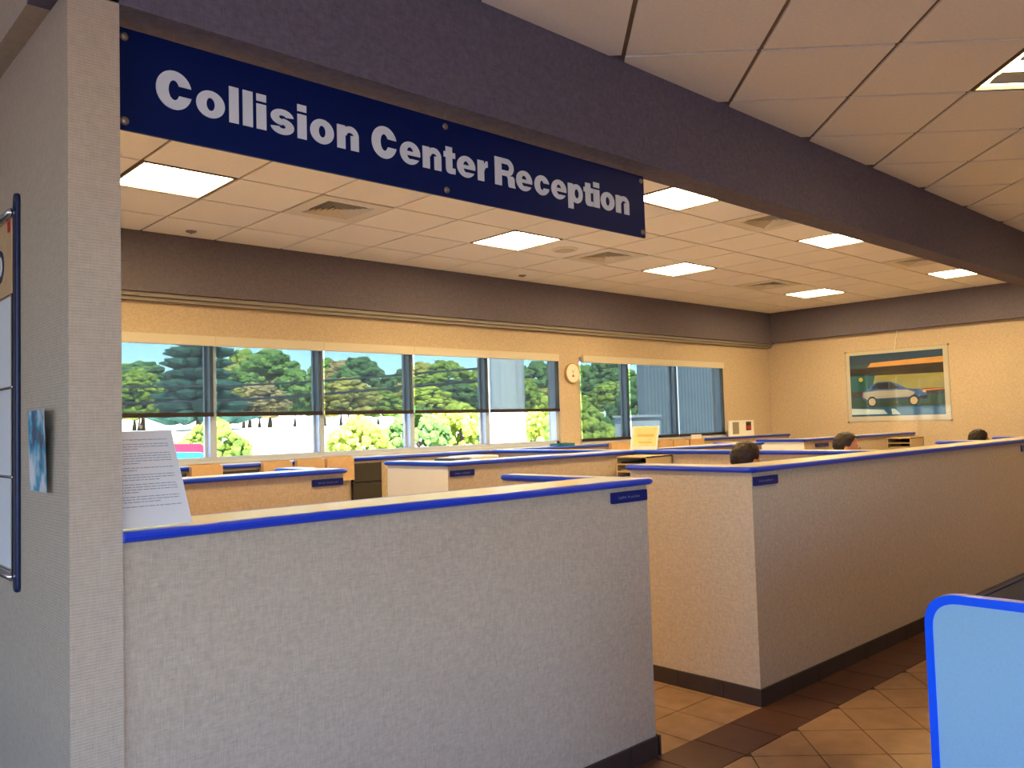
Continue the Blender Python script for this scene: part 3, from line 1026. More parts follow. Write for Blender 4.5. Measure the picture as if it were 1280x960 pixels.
B(XB-0.0085, 3.02, 2.185, XB-0.007, 3.055, 2.22).build('printed_patch', 'red', po)
# inner chrome stripe next to the post
B(XB-0.014, 2.975, 1.11, XB-0.007, 2.985, 1.98).build('inner_strip', 'chrome', bd)

# flyer taped on the wall: a curling glossy sheet
fm = bpy.data.materials.new('flyer_print'); fm.use_nodes = True
t_ = fm.node_tree; bs = t_.nodes['Principled BSDF']
nz = t_.nodes.new('ShaderNodeTexNoise'); nz.inputs['Scale'].default_value = 9; nz.inputs['Detail'].default_value = 3
tc = t_.nodes.new('ShaderNodeTexCoord'); t_.links.new(tc.outputs['Object'], nz.inputs['Vector'])
cr = t_.nodes.new('ShaderNodeValToRGB')
cr.color_ramp.elements[0].position = 0.36; cr.color_ramp.elements[0].color = rgb(40, 90, 130)
cr.color_ramp.elements[1].position = 0.56; cr.color_ramp.elements[1].color = rgb(236, 240, 244)
e = cr.color_ramp.elements.new(0.46); e.color = rgb(70, 180, 215)
t_.links.new(nz.outputs[0], cr.inputs[0]); t_.links.new(cr.outputs[0], bs.inputs['Base Color'])
bs.inputs['Roughness'].default_value = 0.25
MATS['flyer_print'] = fm
fy = thing('flyer', (XB-0.01, 2.69, 1.37), 'small glossy blue and white flyer taped to the left wall', 'flyer')
m = MB()
NX, NY = 8, 6
vs_ = []
for i in range(NX+1):
    for j in range(NY+1):
        a, b = i/NX, j/NY
        yy = (2.535*(1-b)+2.825*b)*a+(2.575*(1-b)+2.80*b)*(1-a)
        zz = 1.372+a*0.232
        off = 0.004+0.028*(1-b)**2*(0.4+0.6*a)
        vs_.append((XB-off, yy, zz))
for dx in (0, -0.0006):
    m.add([(x+dx, y, z) for x, y, z in vs_], [(i*(NY+1)+j, i*(NY+1)+j+1, (i+1)*(NY+1)+j+1, (i+1)*(NY+1)+j) for i in range(NX) for j in range(NY)])
m.build('sheet', 'flyer_print', fy, smooth=True)
B(XB-0.006, 2.79, 1.585, XB-0.001, 2.83, 1.607).build('tape', 'acrylic', fy)

# notice standing on the counter against the pillar
nt_ = thing('notice_sheet', (0.90, 2.53, ZT1), 'typed white notice standing on the front counter against the pillar', 'notice')
c0, c1, c2, c3 = Vector((0.803, 2.475, ZT1+0.003)), Vector((1.008, 2.475, ZT1+0.003)), Vector((0.990, 2.585, 1.536)), Vector((0.803, 2.585, 1.536))
def on_sheet(s, t, d):
    p = c0*(1-s)*(1-t)+c1*s*(1-t)+c2*s*t+c3*(1-s)*t
    nn = (c1-c0).cross(c3-c0).normalized()
    return p+nn*d
m = MB()
q = [on_sheet(0, 0, 0), on_sheet(1, 0, 0), on_sheet(1, 1, 0), on_sheet(0, 1, 0)]
q2 = [p+Vector((0, 0.003, 0)) for p in q]
m.add(q+q2, [(0, 1, 2, 3), (7, 6, 5, 4), (0, 4, 5, 1), (1, 5, 6, 2), (2, 6, 7, 3), (3, 7, 4, 0)])
m.build('sheet', 'paper', nt_)
m = MB()
rnd = random.Random(4)
tt = 0.90
for para in (1, 3, 5, 2, 3, 4, 3, 1):
    for ln in range(para):
        x = 0.04
        xe = 0.90 if ln < para-1 or para == 1 else rnd.uniform(0.3, 0.7)
        while x < xe:
            wl_ = rnd.uniform(0.03, 0.10)
            x2_ = min(x+wl_, xe)
            m.add([on_sheet(x, tt, 0.0006), on_sheet(x2_, tt, 0.0006), on_sheet(x2_, tt+0.009, 0.0006), on_sheet(x, tt+0.009, 0.0006)], [(0, 1, 2, 3)])
            x = x2_+0.012
        tt -= 0.0265
    tt -= 0.02
m.build('typed_lines', 'ink', nt_)
m = MB()
m.add([(0.83, 2.588, 1.50), (0.98, 2.588, 1.50), (0.98, 2.66, ZT1+0.001), (0.83, 2.66, ZT1+0.001), (0.83, 2.591, 1.50), (0.98, 2.591, 1.50), (0.98, 2.663, ZT1+0.001), (0.83, 2.663, ZT1+0.001)],
      [(0, 1, 2, 3), (7, 6, 5, 4), (0, 4, 5, 1), (1, 5, 6, 2), (2, 6, 7, 3), (3, 7, 4, 0)])
m.build('easel_back', 'acrylic', nt_)

# ------------------------------------------------------------------ light blue workstation panel at the right edge
PX, PY, PZ = 2.29, 0.905, 1.055
ws = thing('workstation', (3.0, 0.1, 0), 'pale blue workstation end panel with rounded bright blue edging, lower right', 'workstation')
out = rounded([(-0.75, 0.012), (PY, 0.012), (PY, PZ), (-0.75, PZ)], [0.02, 0.02, 0.085, 0.085], 9)
inn = rounded([(-0.73, 0.032), (PY-0.020, 0.032), (PY-0.020, PZ-0.022), (-0.73, PZ-0.022)], [0.015, 0.015, 0.068, 0.068], 9)
m = MB().prism(inn, 0, 0.03)
m.v = [(PX+0.002+c, a, b) for a, b, c in m.v]
m.build('end_panel', 'panel_blue', ws)
m = MB()
n_ = len(out)
vv = [(PX, a, b) for a, b in out]+[(PX, a, b) for a, b in inn]+[(PX+0.034, a, b) for a, b in out]+[(PX+0.034, a, b) for a, b in inn]
ff = []
for i in range(n_):
    j = (i+1) % n_
    ff += [(i, j, n_+j, n_+i), (2*n_+i, 3*n_+i, 3*n_+j, 2*n_+j), (i, 2*n_+i, 2*n_+j, j), (n_+i, n_+j, 3*n_+j, 3*n_+i)]
m.add(vv, ff)
m.build('blue_edging', 'bright_blue', ws)
B(PX+0.034, -0.74, PZ-0.012, 4.1, 0.770, PZ-0.002).build('worktop', 'navy_top', ws)
B(PX+0.034, 0.740, 0.02, 4.1, 0.770, PZ-0.012).build('side_panel', 'navy_top', ws)
B(PX+0.036, 0.770, PZ-0.030, 4.1, 0.790, PZ+0.000).build('side_edging', 'navy_top', ws)
B(4.1, -0.74, 0.02, 4.13, 0.770, PZ-0.003).build('back_panel', 'panel_blue', ws)
for yy in (-0.6, 0.75):
    B(PX+0.003, yy-0.02, 0.0, PX+0.031, yy+0.02, 0.035).build('foot', 'black_plastic', ws)

# ------------------------------------------------------------------ far wall poster with a car
pst = thing('car_poster', (XF-0.02, 5.10, 1.42), 'framed car photograph on the far wall', 'poster')
PYa, PYb, PZa, PZb = 5.82, 4.375, 1.425, 2.455    # left, right, bottom, top (seen from the room)
def onp(s, t, d):
    return (XF-0.008-d, PYa+(PYb-PYa)*s, PZa+(PZb-PZa)*t)
def pflat(name, pts, col, d, parent=pst, rough=0.5):
    nm = 'print_%02x%02x%02x' % col
    if nm not in MATS:
        mat(nm, rgb(*col), rough=rough, var=0.12, scale=12, stretch=(1, 0.3, 1))
    v = [onp(s, t, d) for s, t in pts]+[onp(s, t, d+0.0004) for s, t in pts]
    k = len(pts)
    m_ = MB().add(v, [tuple(range(k)), tuple(range(2*k-1, k-1, -1))]+[(i, (i+1) % k, k+(i+1) % k, k+i) for i in range(k)])
    return m_.build(name, nm, parent)
back = MB()
back.add([onp(s, t, 0) for s, t in ((-0.0, -0.0), (1, 0), (1, 1), (0, 1))]+[onp(s, t, -0.008) for s, t in ((0, 0), (1, 0), (1, 1), (0, 1))], [(0, 1, 2, 3), (7, 6, 5, 4), (0, 4, 5, 1), (1, 5, 6, 2), (2, 6, 7, 3), (3, 7, 4, 0)])
back.build('mount', 'cassette', pst)
a0, a1, b0, b1 = 0.035, 0.955, 0.07, 0.955
def pp(name, pts, col, d):
    return pflat(name, [(a0+(a1-a0)*s, b0+(b1-b0)*t) for s, t in pts], col, d)
pp('print_ground', [(0, 0), (1, 0), (1, 1), (0, 1)], (38, 78, 92), 0.001)
pp('print_glare_band', [(0, .84), (1, .84), (1, 1), (0, 1)], (18, 62, 100), 0.0015)
pp('print_glare_band', [(.2, .79), (1, .80), (1, .89), (.24, .86)], (214, 158, 90), 0.002)
pp('print_glare_band', [(0, .66), (1, .64), (1, .80), (0, .78)], (26, 18, 14), 0.002)
pp('print_glare_band', [(0, .40), (.3, .40), (.3, .66), (0, .66)], (32, 84, 80), 0.0015)
pp('print_glare_band', [(.24, .42), (1, .40), (1, .645), (.28, .655)], (150, 144, 76), 0.002)
pp('print_glare_band', [(0, .30), (1, .32), (1, .41), (0, .41)], (58, 50, 44), 0.0022)
pp('print_glare_band', [(.76, .37), (1, .385), (1, .405), (.76, .395)], (216, 120, 66), 0.0024)
pp('print_glare_band', [(0, .14), (1, .14), (1, .31), (0, .30)], (48, 74, 60), 0.0022)
pp('print_glare_band', [(0, 0), (1, 0), (1, .15), (0, .15)], (40, 92, 150), 0.0022)
pp('print_glare_band', [(0, .03), (.40, .03), (.36, .10), (0, .13)], (205, 225, 238), 0.0024)  # pale streak: window reflection painted onto the picture
pp('print_glare_band', [(.45, .02), (.54, .02), (.48, .11), (.44, .11)], (190, 220, 240), 0.0024)  # second painted window reflection, narrower
pp('print_spot', [(.12+.025*math.cos(k*.6283), .60+.035*math.sin(k*.6283)) for k in range(10)], (206, 196, 40), 0.0026)
pp('car_body', [(.13, .27), (.12, .33), (.135, .395), (.20, .44), (.235, .50), (.30, .545), (.44, .548), (.52, .50), (.615, .425), (.745, .40), (.80, .37), (.825, .32), (.82, .26), (.74, .235), (.20, .235)], (52, 88, 160), 0.003)
pp('car_body', [(.135, .31), (.14, .385), (.30, .41), (.615, .405), (.70, .36), (.66, .27), (.20, .25)], (168, 168, 166), 0.0034)
pp('car_sill', [(.28, .235), (.65, .235), (.65, .29), (.28, .28)], (40, 62, 96), 0.0038)
pp('car_glass', [(.235, .43), (.255, .49), (.31, .53), (.435, .532), (.50, .49), (.545, .43)], (18, 18, 30), 0.0038)
pp('car_pillar', [(.425, .43), (.438, .43), (.438, .532), (.425, .532)], (70, 90, 120), 0.0042)
for cx_, cy_ in ((.236, .235), (.685, .235)):
    rx_, ry_ = .053, .082
    pp('car_tyre', [(cx_+rx_*math.cos(k*.3927), cy_+ry_*math.sin(k*.3927)) for k in range(16)], (18, 18, 20), 0.0042)
    pp('car_wheel', [(cx_+rx_*.74*math.cos(k*.3927), cy_-.005+ry_*.74*math.sin(k*.3927)) for k in range(16)], (196, 176, 150), 0.0046)
pp('car_lamp', [(.775, .355), (.815, .345), (.812, .375), (.785, .385)], (214, 180, 150), 0.0042)
pp('car_lamp', [(.125, .33), (.142, .33), (.145, .375), (.128, .36)], (190, 70, 60), 0.0042)
pp('car_bumper', [(.72, .235), (.825, .255), (.83, .31), (.75, .30)], (20, 26, 60), 0.004)
ac = MB()
ac.add([onp(s, t, 0.008) for s, t in ((-.012, -.015), (1.012, -.015), (1.012, 1.015), (-.012, 1.015))]+[onp(s, t, 0.011) for s, t in ((-.012, -.015), (1.012, -.015), (1.012, 1.015), (-.012, 1.015))], [(3, 2, 1, 0), (4, 5, 6, 7), (0, 1, 5, 4), (1, 2, 6, 5), (2, 3, 7, 6), (3, 0, 4, 7)])
ac.build('acrylic_cover', 'acrylic', pst)
for s in (-.005, 1.005):
    for t in (-.008, 1.008):
        p = onp(s, t, 0.011)
        MB().lathe([(0.004, -0.010), (0.012, -0.007), (0.014, 0.0), (0.014, 0.018)], p, axis='x', n=12).build('standoff', 'steel', pst)
MB().tube([(XF-0.02, 5.09, 2.46), (XF-0.03, 5.06, 2.60), (XF-0.02, 5.04, 2.725)], 0.006, n=6).build('hanging_cord', 'white_paint', pst)

# ------------------------------------------------------------------ wall clock
ck = thing('wall_clock', (7.655, YWIN-0.02, 2.02), 'round white wall clock with a small red mark between the windows', 'clock')
MB().lathe([(0.118, 0.0), (0.122, -0.012), (0.128, -0.03), (0.122, -0.038), (0.112, -0.034)][::-1], (7.655, YWIN, 2.145), axis='y', n=32).build('rim', 'clock_rim', ck, smooth=False)
MB().lathe([(0.112, -0.0362), (0.112, -0.035)], (7.655, YWIN, 2.145), axis='y', n=32).build('face', 'clock_face', ck)
m = MB().prism([(7.625, 2.105), (7.655, 2.095), (7.685, 2.105), (7.665, 2.115), (7.655, 2.132), (7.645, 2.115)], 0, 0.002)
m.v = [(a, YWIN-0.0363-c, b) for a, b, c in m.v]
m.build('red_mark', 'red', ck)
for (dx, dz, wd_) in ((0.045, 0.055, 0.0035), (-0.018, 0.045, 0.005)):
    L_ = math.hypot(dx, dz)
    ox, oz = -dz/L_*wd_, dx/L_*wd_
    m = MB().prism([(7.655-ox, 2.145-oz), (7.655+ox, 2.145+oz), (7.655+dx, 2.145+dz)], 0, 0.002)
    m.v = [(a, YWIN-0.0365-c, b) for a, b, c in m.v]
    m.build('hand', 'steel', ck)
for k in range(12):
    a = k*math.pi/6
    B(7.655+0.095*math.cos(a)-0.003, YWIN-0.0375, 2.145+0.095*math.sin(a)-0.003, 7.655+0.095*math.cos(a)+0.003, YWIN-0.036, 2.145+0.095*math.sin(a)+0.003).build('hour_mark', 'steel', ck)

# ------------------------------------------------------------------ things on and at the window ledge
def pocket(x0, x1, z0, z1, label, paper=False):
    t = thing('file_pocket', ((x0+x1)/2, 6.76, z0), label, 'file pocket', 'tan file pockets on the window ledge')
    y1, y0 = 6.788, 6.735
    B(x0, y0, z0, x1, y0+0.006, z1-0.012).build('front', 'tan_card', t)
    m_ = MB().box(x0, y1-0.004, z0, x1, y1, z1+0.004).box(x0, y1-0.004, z1, x1, y1+0.05, z1+0.004)
    m_.build('back', 'tan_card', t)
    m_ = MB().box(x0, y0+0.006, z0, x1, y1-0.004, z0+0.005)
    m_.build('bottom', 'tan_card', t)
    for xx in (x0, x1-0.005):
        B(xx, y0+0.006, z0+0.005, xx+0.005, y1-0.004, z1-0.012).build('side', 'tan_card', t)
    if paper:
        s_ = B(x0+0.05, y0+0.02, z0+0.01, x1-0.04, y0+0.024, z1+0.045).build('paper_insert', 'paper', t)
    return t
pocket(2.74, 3.00, 1.10, 1.275, 'tan file pocket on the window ledge, left, beside the notice')
pocket(3.36, 3.63, 1.10, 1.272, 'tan file pocket on the window ledge, second from left')
pocket(3.68, 3.95, 1.10, 1.275, 'tan file pocket on the window ledge, third from left')
pocket(3.98, 4.26, 1.06, 1.280, 'tan file pocket on the window ledge beside the dark grey panel')
pocket(7.93, 8.30, 1.12, 1.272, 'tan file pocket below the second window, left of the display stand')
pocket(8.90, 9.17, 1.12, 1.272, 'tan file pocket below the second window, right of the display stand')
pocket(9.20, 9.53, 1.12, 1.265, 'tan file pocket with dark surround below the second window')
pocket(9.57, 9.90, 1.10, 1.275, 'tan file pocket holding a white paper below the second window', paper=True)
for x0, x1, lab in ((2.42, 2.72, 'dark grey tack panel under the ledge, farthest left beside the notice'), (3.03, 3.35, 'dark grey tack panel under the ledge between two file pockets'), (4.28, 4.60, 'dark grey tack panel under the ledge beside the whitish end face')):
    t = thing('tack_panel', ((x0+x1)/2, 6.80, 0.5), lab, 'panel', 'dark grey panels under the window ledge')
    for z0, z1 in ((0.50, 1.022), (1.030, 1.206)):
        B(x0, 6.79, z0, x1, 6.8195, z1).build('fabric_section', 'dark_fabric', t, bevel=0.004)
    B(x0-0.004, 6.80, 0.496, x0, 6.8195, 1.21).build('edge_strip', 'black_plastic', t)
    B(x1, 6.80, 0.496, x1+0.004, 6.8195, 1.21).build('edge_strip', 'black_plastic', t)
tb = thing('teal_tray', (7.235, 6.9, ZT1), 'small dark teal tray on the ledge below the clock', 'tray')
m = MB().box(7.10, 6.83, ZT1, 7.37, 6.98, ZT1+0.004)
m.build('bottom', 'teal', tb)
for a in ((7.10, 6.83, 7.37, 6.835), (7.10, 6.975, 7.37, 6.98), (7.10, 6.835, 7.105, 6.975), (7.365, 6.835, 7.37, 6.975)):
    B(a[0], a[1], ZT1+0.004, a[2], a[3], ZT1+0.03).build('side', 'teal', tb)
# picture stand at the far end of the ledge
cp = thing('picture_stand', (11.22, 6.97, ZT1), 'white framed picture standing on the ledge in the far room corner', 'picture')
B(10.88, 6.96, ZT1, 11.56, 6.985, ZT1+0.235).build('frame', 'paper', cp)
B(10.97, 6.957, ZT1+0.03, 11.14, 6.9605, ZT1+0.21).build('grey_print', 'track_grey', cp)
rp_ = B(11.34, 6.957, ZT1+0.08, 11.48, 6.9605, ZT1+0.21).build('dark_print', 'machine_dark', cp)
B(11.36, 6.955, ZT1+0.10, 11.46, 6.9572, ZT1+0.15).build('red_patch', 'red', rp_)
B(10.90, 6.985, ZT1, 11.5, 7.02, ZT1+0.02).build('easel_foot', 'black_plastic', cp)

# ------------------------------------------------------------------ display stand on the half-wall corner
ds = thing('brochure_stand', (6.10, 4.80, ZT1), 'clear brochure stand with a cream certificate on the half-wall corner', 'display stand')
DX = 6.10
m = MB()
yl, yr = 4.965, 4.660
zt = 1.472
def dq(s, t, d):
    return (DX+0.05*t-d, yl+(yr-yl)*s, ZT1+0.004+(zt-ZT1)*t)
def dpanel(name, s0, s1, t0, t1, d, th, mt):
    v = [dq(s0, t0, d), dq(s1, t0, d), dq(s1, t1, d), dq(s0, t1, d), dq(s0, t0, d-th), dq(s1, t0, d-th), dq(s1, t1, d-th), dq(s0, t1, d-th)]
    return MB().add(v, [(0, 1, 2, 3), (7, 6, 5, 4), (0, 4, 5, 1), (1, 5, 6, 2), (2, 6, 7, 3), (3, 7, 4, 0)]).build(name, mt, ds)
dpanel('backing', 0, 1, 0, 1, 0, 0.004, 'paper')
mat('certificate', rgb(232, 206, 140), rough=0.6, var=0.12, scale=9)
mat('certificate_dark', rgb(206, 170, 104), rough=0.6)
dpanel('certificate', 0.08, 0.95, 0.14, 0.98, 0.001, 0.001, 'certificate')
dpanel('printed_band', 0.22, 0.86, 0.55, 0.66, 0.002, 0.001, 'certificate_dark')
dpanel('printed_band', 0.30, 0.80, 0.28, 0.34, 0.002, 0.001, 'certificate_dark')
dpanel('front_cover', 0, 1, 0, 1, 0.005, 0.001, 'acrylic')
B(DX-0.02, yr-0.01, ZT1, DX+0.09, yl+0.01, ZT1+0.004).build('foot', 'acrylic', ds)

# ------------------------------------------------------------------ desks, sorters, printer
def desk(x0, y0, x1, y1, label):
    t = thing('desk', ((x0+x1)/2, (y0+y1)/2, 0), label, 'desk', 'cubicle desks')
    B(x0, y0, 0.715, x1, y1, 0.745).build('desk_top', 'desk_top', t)
    for xx in (x0+0.02, x1-0.05):
        B(xx, y0+0.03, 0, xx+0.03, y1-0.03, 0.715).build('leg_panel', 'desk_top', t)
    return t
desk(5.35, 4.28, 6.06, 4.888, 'beige desk inside the nearest cubicle, below the letter sorter')
desk(4.60, 5.7, 5.70, 6.35, 'beige desk between the half walls, below the white printer')
desk(10.6, 4.22, 11.9, 4.888, 'beige desk under the far letter sorter by the far wall')
def sorter(x0, x1, y0, y1, z1, label):
    t = thing('letter_sorter', ((x0+x1)/2, (y0+y1)/2, 0.745), label, 'letter sorter', 'beige letter sorters')
    m_ = MB().box(x0, y0, 0.745, x1, y0+0.012, z1).box(x0, y1-0.012, 0.745, x1, y1, z1).box(x0, y0, z1-0.012, x1, y1, z1)
    m_.box(x1-0.012, y0, 0.745, x1, y1, z1)
    m_.build('case', 'beige_plastic', t)
    B(x1-0.016, y0+0.012, 0.745, x1-0.0125, y1-0.012, z1-0.012).build('inner_back', 'slot_dark', t)
    z = z1-0.075
    k = 0
    while z > 0.76:
        B(x0, y0+0.012, z, x1-0.016, y1-0.012, z+0.012).build('shelf', 'beige_plastic', t)
        if k < 3:
            B(x0+0.02, y0+0.03, z+0.0125, x1-0.05, y1-0.04, z+0.024).build('paper_pile', 'slot_dark' if k == 0 else 'beige_plastic', t)
        z -= 0.063
        k += 1
    return t
sorter(5.70, 6.055, 4.46, 4.80, 1.222, 'beige letter sorter with dark slots below the display stand')
sorter(11.0, 11.42, 4.40, 4.70, 1.215, 'beige letter sorter with dark slots under the car poster')
pr_ = thing('printer', (5.02, 6.0, 0.745), 'white and dark printer behind the half wall with the whitish end face', 'printer')
B(4.94, 5.85, 0.745, 5.27, 6.2, 1.25).build('cabinet', 'machine_white', pr_, bevel=0.01)
B(4.76, 5.87, 0.745, 4.938, 6.18, 1.235).build('feeder', 'machine_dark', pr_, bevel=0.01)
B(4.78, 5.90, 1.236, 4.92, 6.15, 1.245).build('paper_tray', 'machine_white', pr_)

# ------------------------------------------------------------------ people seated in the cubicles
def remesh_object(name, make, voxel):
    """fuse overlapping shapes into one continuous surface"""
    bm = bmesh.new()
    make(bm)
    me = bpy.data.meshes.new(name)
    bm.to_mesh(me)
    bm.free()
    ob = bpy.data.objects.new(name, me)
    COL.objects.link(ob)
    md = ob.modifiers.new('fuse', 'REMESH')
    md.mode = 'VOXEL'
    md.voxel_size = voxel
    sm = ob.modifiers.new('soften', 'SMOOTH')
    sm.iterations = 4
    sm.factor = 0.5
    dg = bpy.context.evaluated_depsgraph_get()
    me2 = bpy.data.meshes.new_from_object(ob.evaluated_get(dg))
    ob.modifiers.clear()
    ob.data = me2
    bpy.data.meshes.remove(me)
    for p in me2.polygons:
        p.use_smooth = True
    return ob
def ell(bm, c, r, rot=None, seg=20):
    M = Matrix.Translation(c) @ (rot.to_matrix().to_4x4() if rot else Matrix.Identity(4)) @ Matrix.Diagonal((*r, 1))
    bmesh.ops.create_uvsphere(bm, u_segments=seg, v_segments=seg//2+2, radius=1, matrix=M)
def limb(bm, pts, rs, n=12):
    """tapered chain of rings with round ends"""
    mb_ = MB().tube(pts, rs, n=n)
    vs__ = [bm.verts.new(v) for v in mb_.v]
    for f in mb_.f:
        bm.faces.new([vs__[i] for i in f])
    for p, r_ in ((pts[0], rs[0]), (pts[-1], rs[-1])):
        ell(bm, p, (r_, r_, r_), seg=12)
    for p, r_ in zip(pts[1:-1], rs[1:-1]):
        ell(bm, p, (r_*1.0, r_*1.0, r_*1.0), seg=12)
def person(loc, yaw, ztop, label, shirt, hair, bow=0.0):
    """local frame: faces +X, seat height 0.46; bow = how far the head leans forward"""
    hz = ztop-0.115                       # head centre
    hx = 0.05+bow
    def make(bm):
        # torso
        limb(bm, [(-0.02, 0, 0.56), (-0.03, 0, 0.72), (-0.02, 0, 0.90), (0.0, 0, 1.0)], [0.145, 0.14, 0.155, 0.13], 16)
        ell(bm, (-0.02, 0.0, 0.92), (0.115, 0.20, 0.13))
        ell(bm, (0.0, 0, 0.56), (0.15, 0.185, 0.11))
        # neck and head
        limb(bm, [(0.0, 0, 1.0), (hx*0.6, 0, hz-0.11), (hx-0.01, 0, hz-0.04)], [0.07, 0.055, 0.055], 12)
        ell(bm, (hx, 0, hz+0.012), (0.096, 0.075, 0.100))
        ell(bm, (hx+0.030, 0, hz-0.055), (0.062, 0.056, 0.062))
        ell(bm, (hx+0.072, 0, hz-0.088), (0.022, 0.026, 0.018))
        ell(bm, (hx+0.100, 0, hz-0.025), (0.020, 0.013, 0.028))
        ell(bm, (hx+0.085, 0, hz-0.062), (0.014, 0.024, 0.008))
        ell(bm, (hx+0.085, 0, hz-0.072), (0.013, 0.021, 0.008))
        for s in (-1, 1):
            ell(bm, (hx+0.082, s*0.03, hz+0.014), (0.016, 0.022, 0.007))
            ell(bm, (hx-0.008, s*0.079, hz-0.012), (0.020, 0.010, 0.032))
            # arm: shoulder, elbow, wrist, hand with fingers
            sh, el_, wr = (0.0, s*0.19, 0.965), (0.06, s*0.25, 0.72), (0.30, s*0.17, 0.775)
            limb(bm, [sh, el_, wr], [0.056, 0.044, 0.029], 12)
            ell(bm, (0.345, s*0.16, 0.772), (0.048, 0.040, 0.017))
            for k in range(4):
                y_ = s*(0.13+0.019*k)
                ln = (0.060, 0.072, 0.068, 0.052)[k]
                limb(bm, [(0.38, y_, 0.775), (0.38+ln*0.6, y_, 0.778), (0.38+ln, y_, 0.764)], [0.0095, 0.009, 0.008], 8)
            limb(bm, [(0.33, s*0.125, 0.772), (0.362, s*0.105, 0.772), (0.385, s*0.103, 0.766)], [0.012, 0.0105, 0.009], 8)
            # leg: hip, knee, ankle, foot
            limb(bm, [(0.02, s*0.10, 0.54), (0.42, s*0.11, 0.53), (0.40, s*0.11, 0.10)], [0.092, 0.062, 0.042], 14)
            limb(bm, [(0.38, s*0.11, 0.05), (0.52, s*0.12, 0.040)], [0.046, 0.036], 12)
    ob = remesh_object('person', make, 0.0085)
    me = ob.data
    for mt in ('skin', shirt, 'trousers', 'shoe'):
        me.materials.append(MATS[mt])
    for p in me.polygons:
        c = p.center
        idx = 1
        if c.z > 1.035 or (c.x > 0.29 and 0.68 < c.z < 0.85):
            idx = 0
        elif c.z < 0.10:
            idx = 3
        elif c.z < 0.62 and not (abs(c.y) > 0.195 and c.z > 0.6):
            idx = 2
        p.material_index = idx
    # hair: a thick tufted cap over crown, back and sides
    hm = bmesh.new()
    bmesh.ops.create_icosphere(hm, subdivisions=5, radius=1)
    dele = []
    for v in hm.verts:
        d = v.co.copy()
        # hairline: high on the forehead, low at the nape, sideburn in front of the ear
        lim = -0.55 if d.x < -0.05 else (-0.15 if d.x < 0.22 else -0.15+(d.x-0.22)*1.35)
        if d.z < lim:
            dele.append(v)
            continue
        nz_ = noise.noise(Vector((d.x*5, d.y*5, d.z*5)))*0.05+noise.noise(Vector((d.x*16, d.y*16, d.z*8)))*0.035
        k = 1.0+nz_
        v.co = Vector((hx-0.004+d.x*0.108*k, d.y*0.087*k, hz+0.018+d.z*0.107*k))
    bmesh.ops.delete(hm, geom=dele, context='VERTS')
    hme = bpy.data.meshes.new('hair')
    hm.to_mesh(hme)
    hm.free()
    hme.materials.append(MATS[hair])
    for p in hme.polygons:
        p.use_smooth = True
    ho = bpy.data.objects.new('hair', hme)
    COL.objects.link(ho)
    ho.parent = ob
    for s in (-1, 1):
        MB().lathe([(0.004, 0), (0.010, 0.003), (0.0115, 0.008), (0.009, 0.012), (0.003, 0.013)], (hx+0.083, s*0.03, hz-0.003), axis='x', n=12).build('eye', 'paper', None, smooth=True)
        e_ = COL.objects[-1]
        e_.parent = ob
        e_.location = e_.location
    ob.location = loc
    ob.rotation_euler = (0, 0, yaw)
    tag(ob, label, 'person', 'people seated in the cubicles')
    return ob
def office_chair(loc, yaw, label):
    t = thing('office_chair', loc, label, 'chair', 'office chairs in the cubicles')
    t.rotation_euler = (0, 0, yaw)
    def part(mb, name, mt, bevel=0.0):
        o = mb.build(name, mt, None, bevel=bevel)
        o.parent = t
        return o
    part(B(-0.23, -0.24, 0.385, 0.24, 0.24, 0.435), 'seat', 'chair_fabric', 0.02)
    part(B(-0.285, -0.21, 0.50, -0.225, 0.21, 0.95), 'backrest', 'chair_fabric', 0.02)
    part(MB().tube([(-0.18, 0, 0.375), (-0.26, 0, 0.38), (-0.31, 0, 0.48), (-0.295, 0, 0.62)], 0.016), 'back_support', 'black_plastic')
    part(MB().tube([(0, 0, 0.09), (0, 0, 0.385)], 0.026, n=12), 'gas_column', 'steel')
    for k in range(5):
        a = k*2*math.pi/5+0.3
        part(MB().tube([(0, 0, 0.10), (0.27*math.cos(a), 0.27*math.sin(a), 0.062)], [0.024, 0.016]), 'base_arm', 'black_plastic')
        part(MB().lathe([(0.027, -0.018), (0.0275, 0), (0.027, 0.018)], (0.27*math.cos(a), 0.27*math.sin(a), 0.0275), axis='y', n=14), 'castor', 'black_plastic')
    return t
PEOPLE = [((4.84, 2.98, 0.0), R(-14), 1.368, 'seated person with short brown hair behind the corner of the right counter', 'shirt_white', 'hair_brown', 'office chair hidden under the nearest seated person'),
          ((6.93, 3.30, 0.0), R(-62), 1.372, 'seated person with short dark hair, middle head of three, right of the corner', 'shirt_blue', 'hair_dark', 'office chair hidden under the middle seated person'),
          ((9.78, 3.20, 0.0), R(-40), 1.325, 'seated person farthest away, only dark hair and forehead showing', 'shirt_white', 'hair_dark', 'office chair hidden under the farthest seated person')]
for loc, yaw, zt_, lab, sh_, hr, clab in PEOPLE:
    off = Vector((0.05, 0, 0))
    off.rotate(Matrix.Rotation(yaw, 3, 'Z'))
    pl = Vector(loc)-off
    person(tuple(pl), yaw, zt_, lab, sh_, hr)
    office_chair((pl.x, pl.y, 0), yaw, clab)

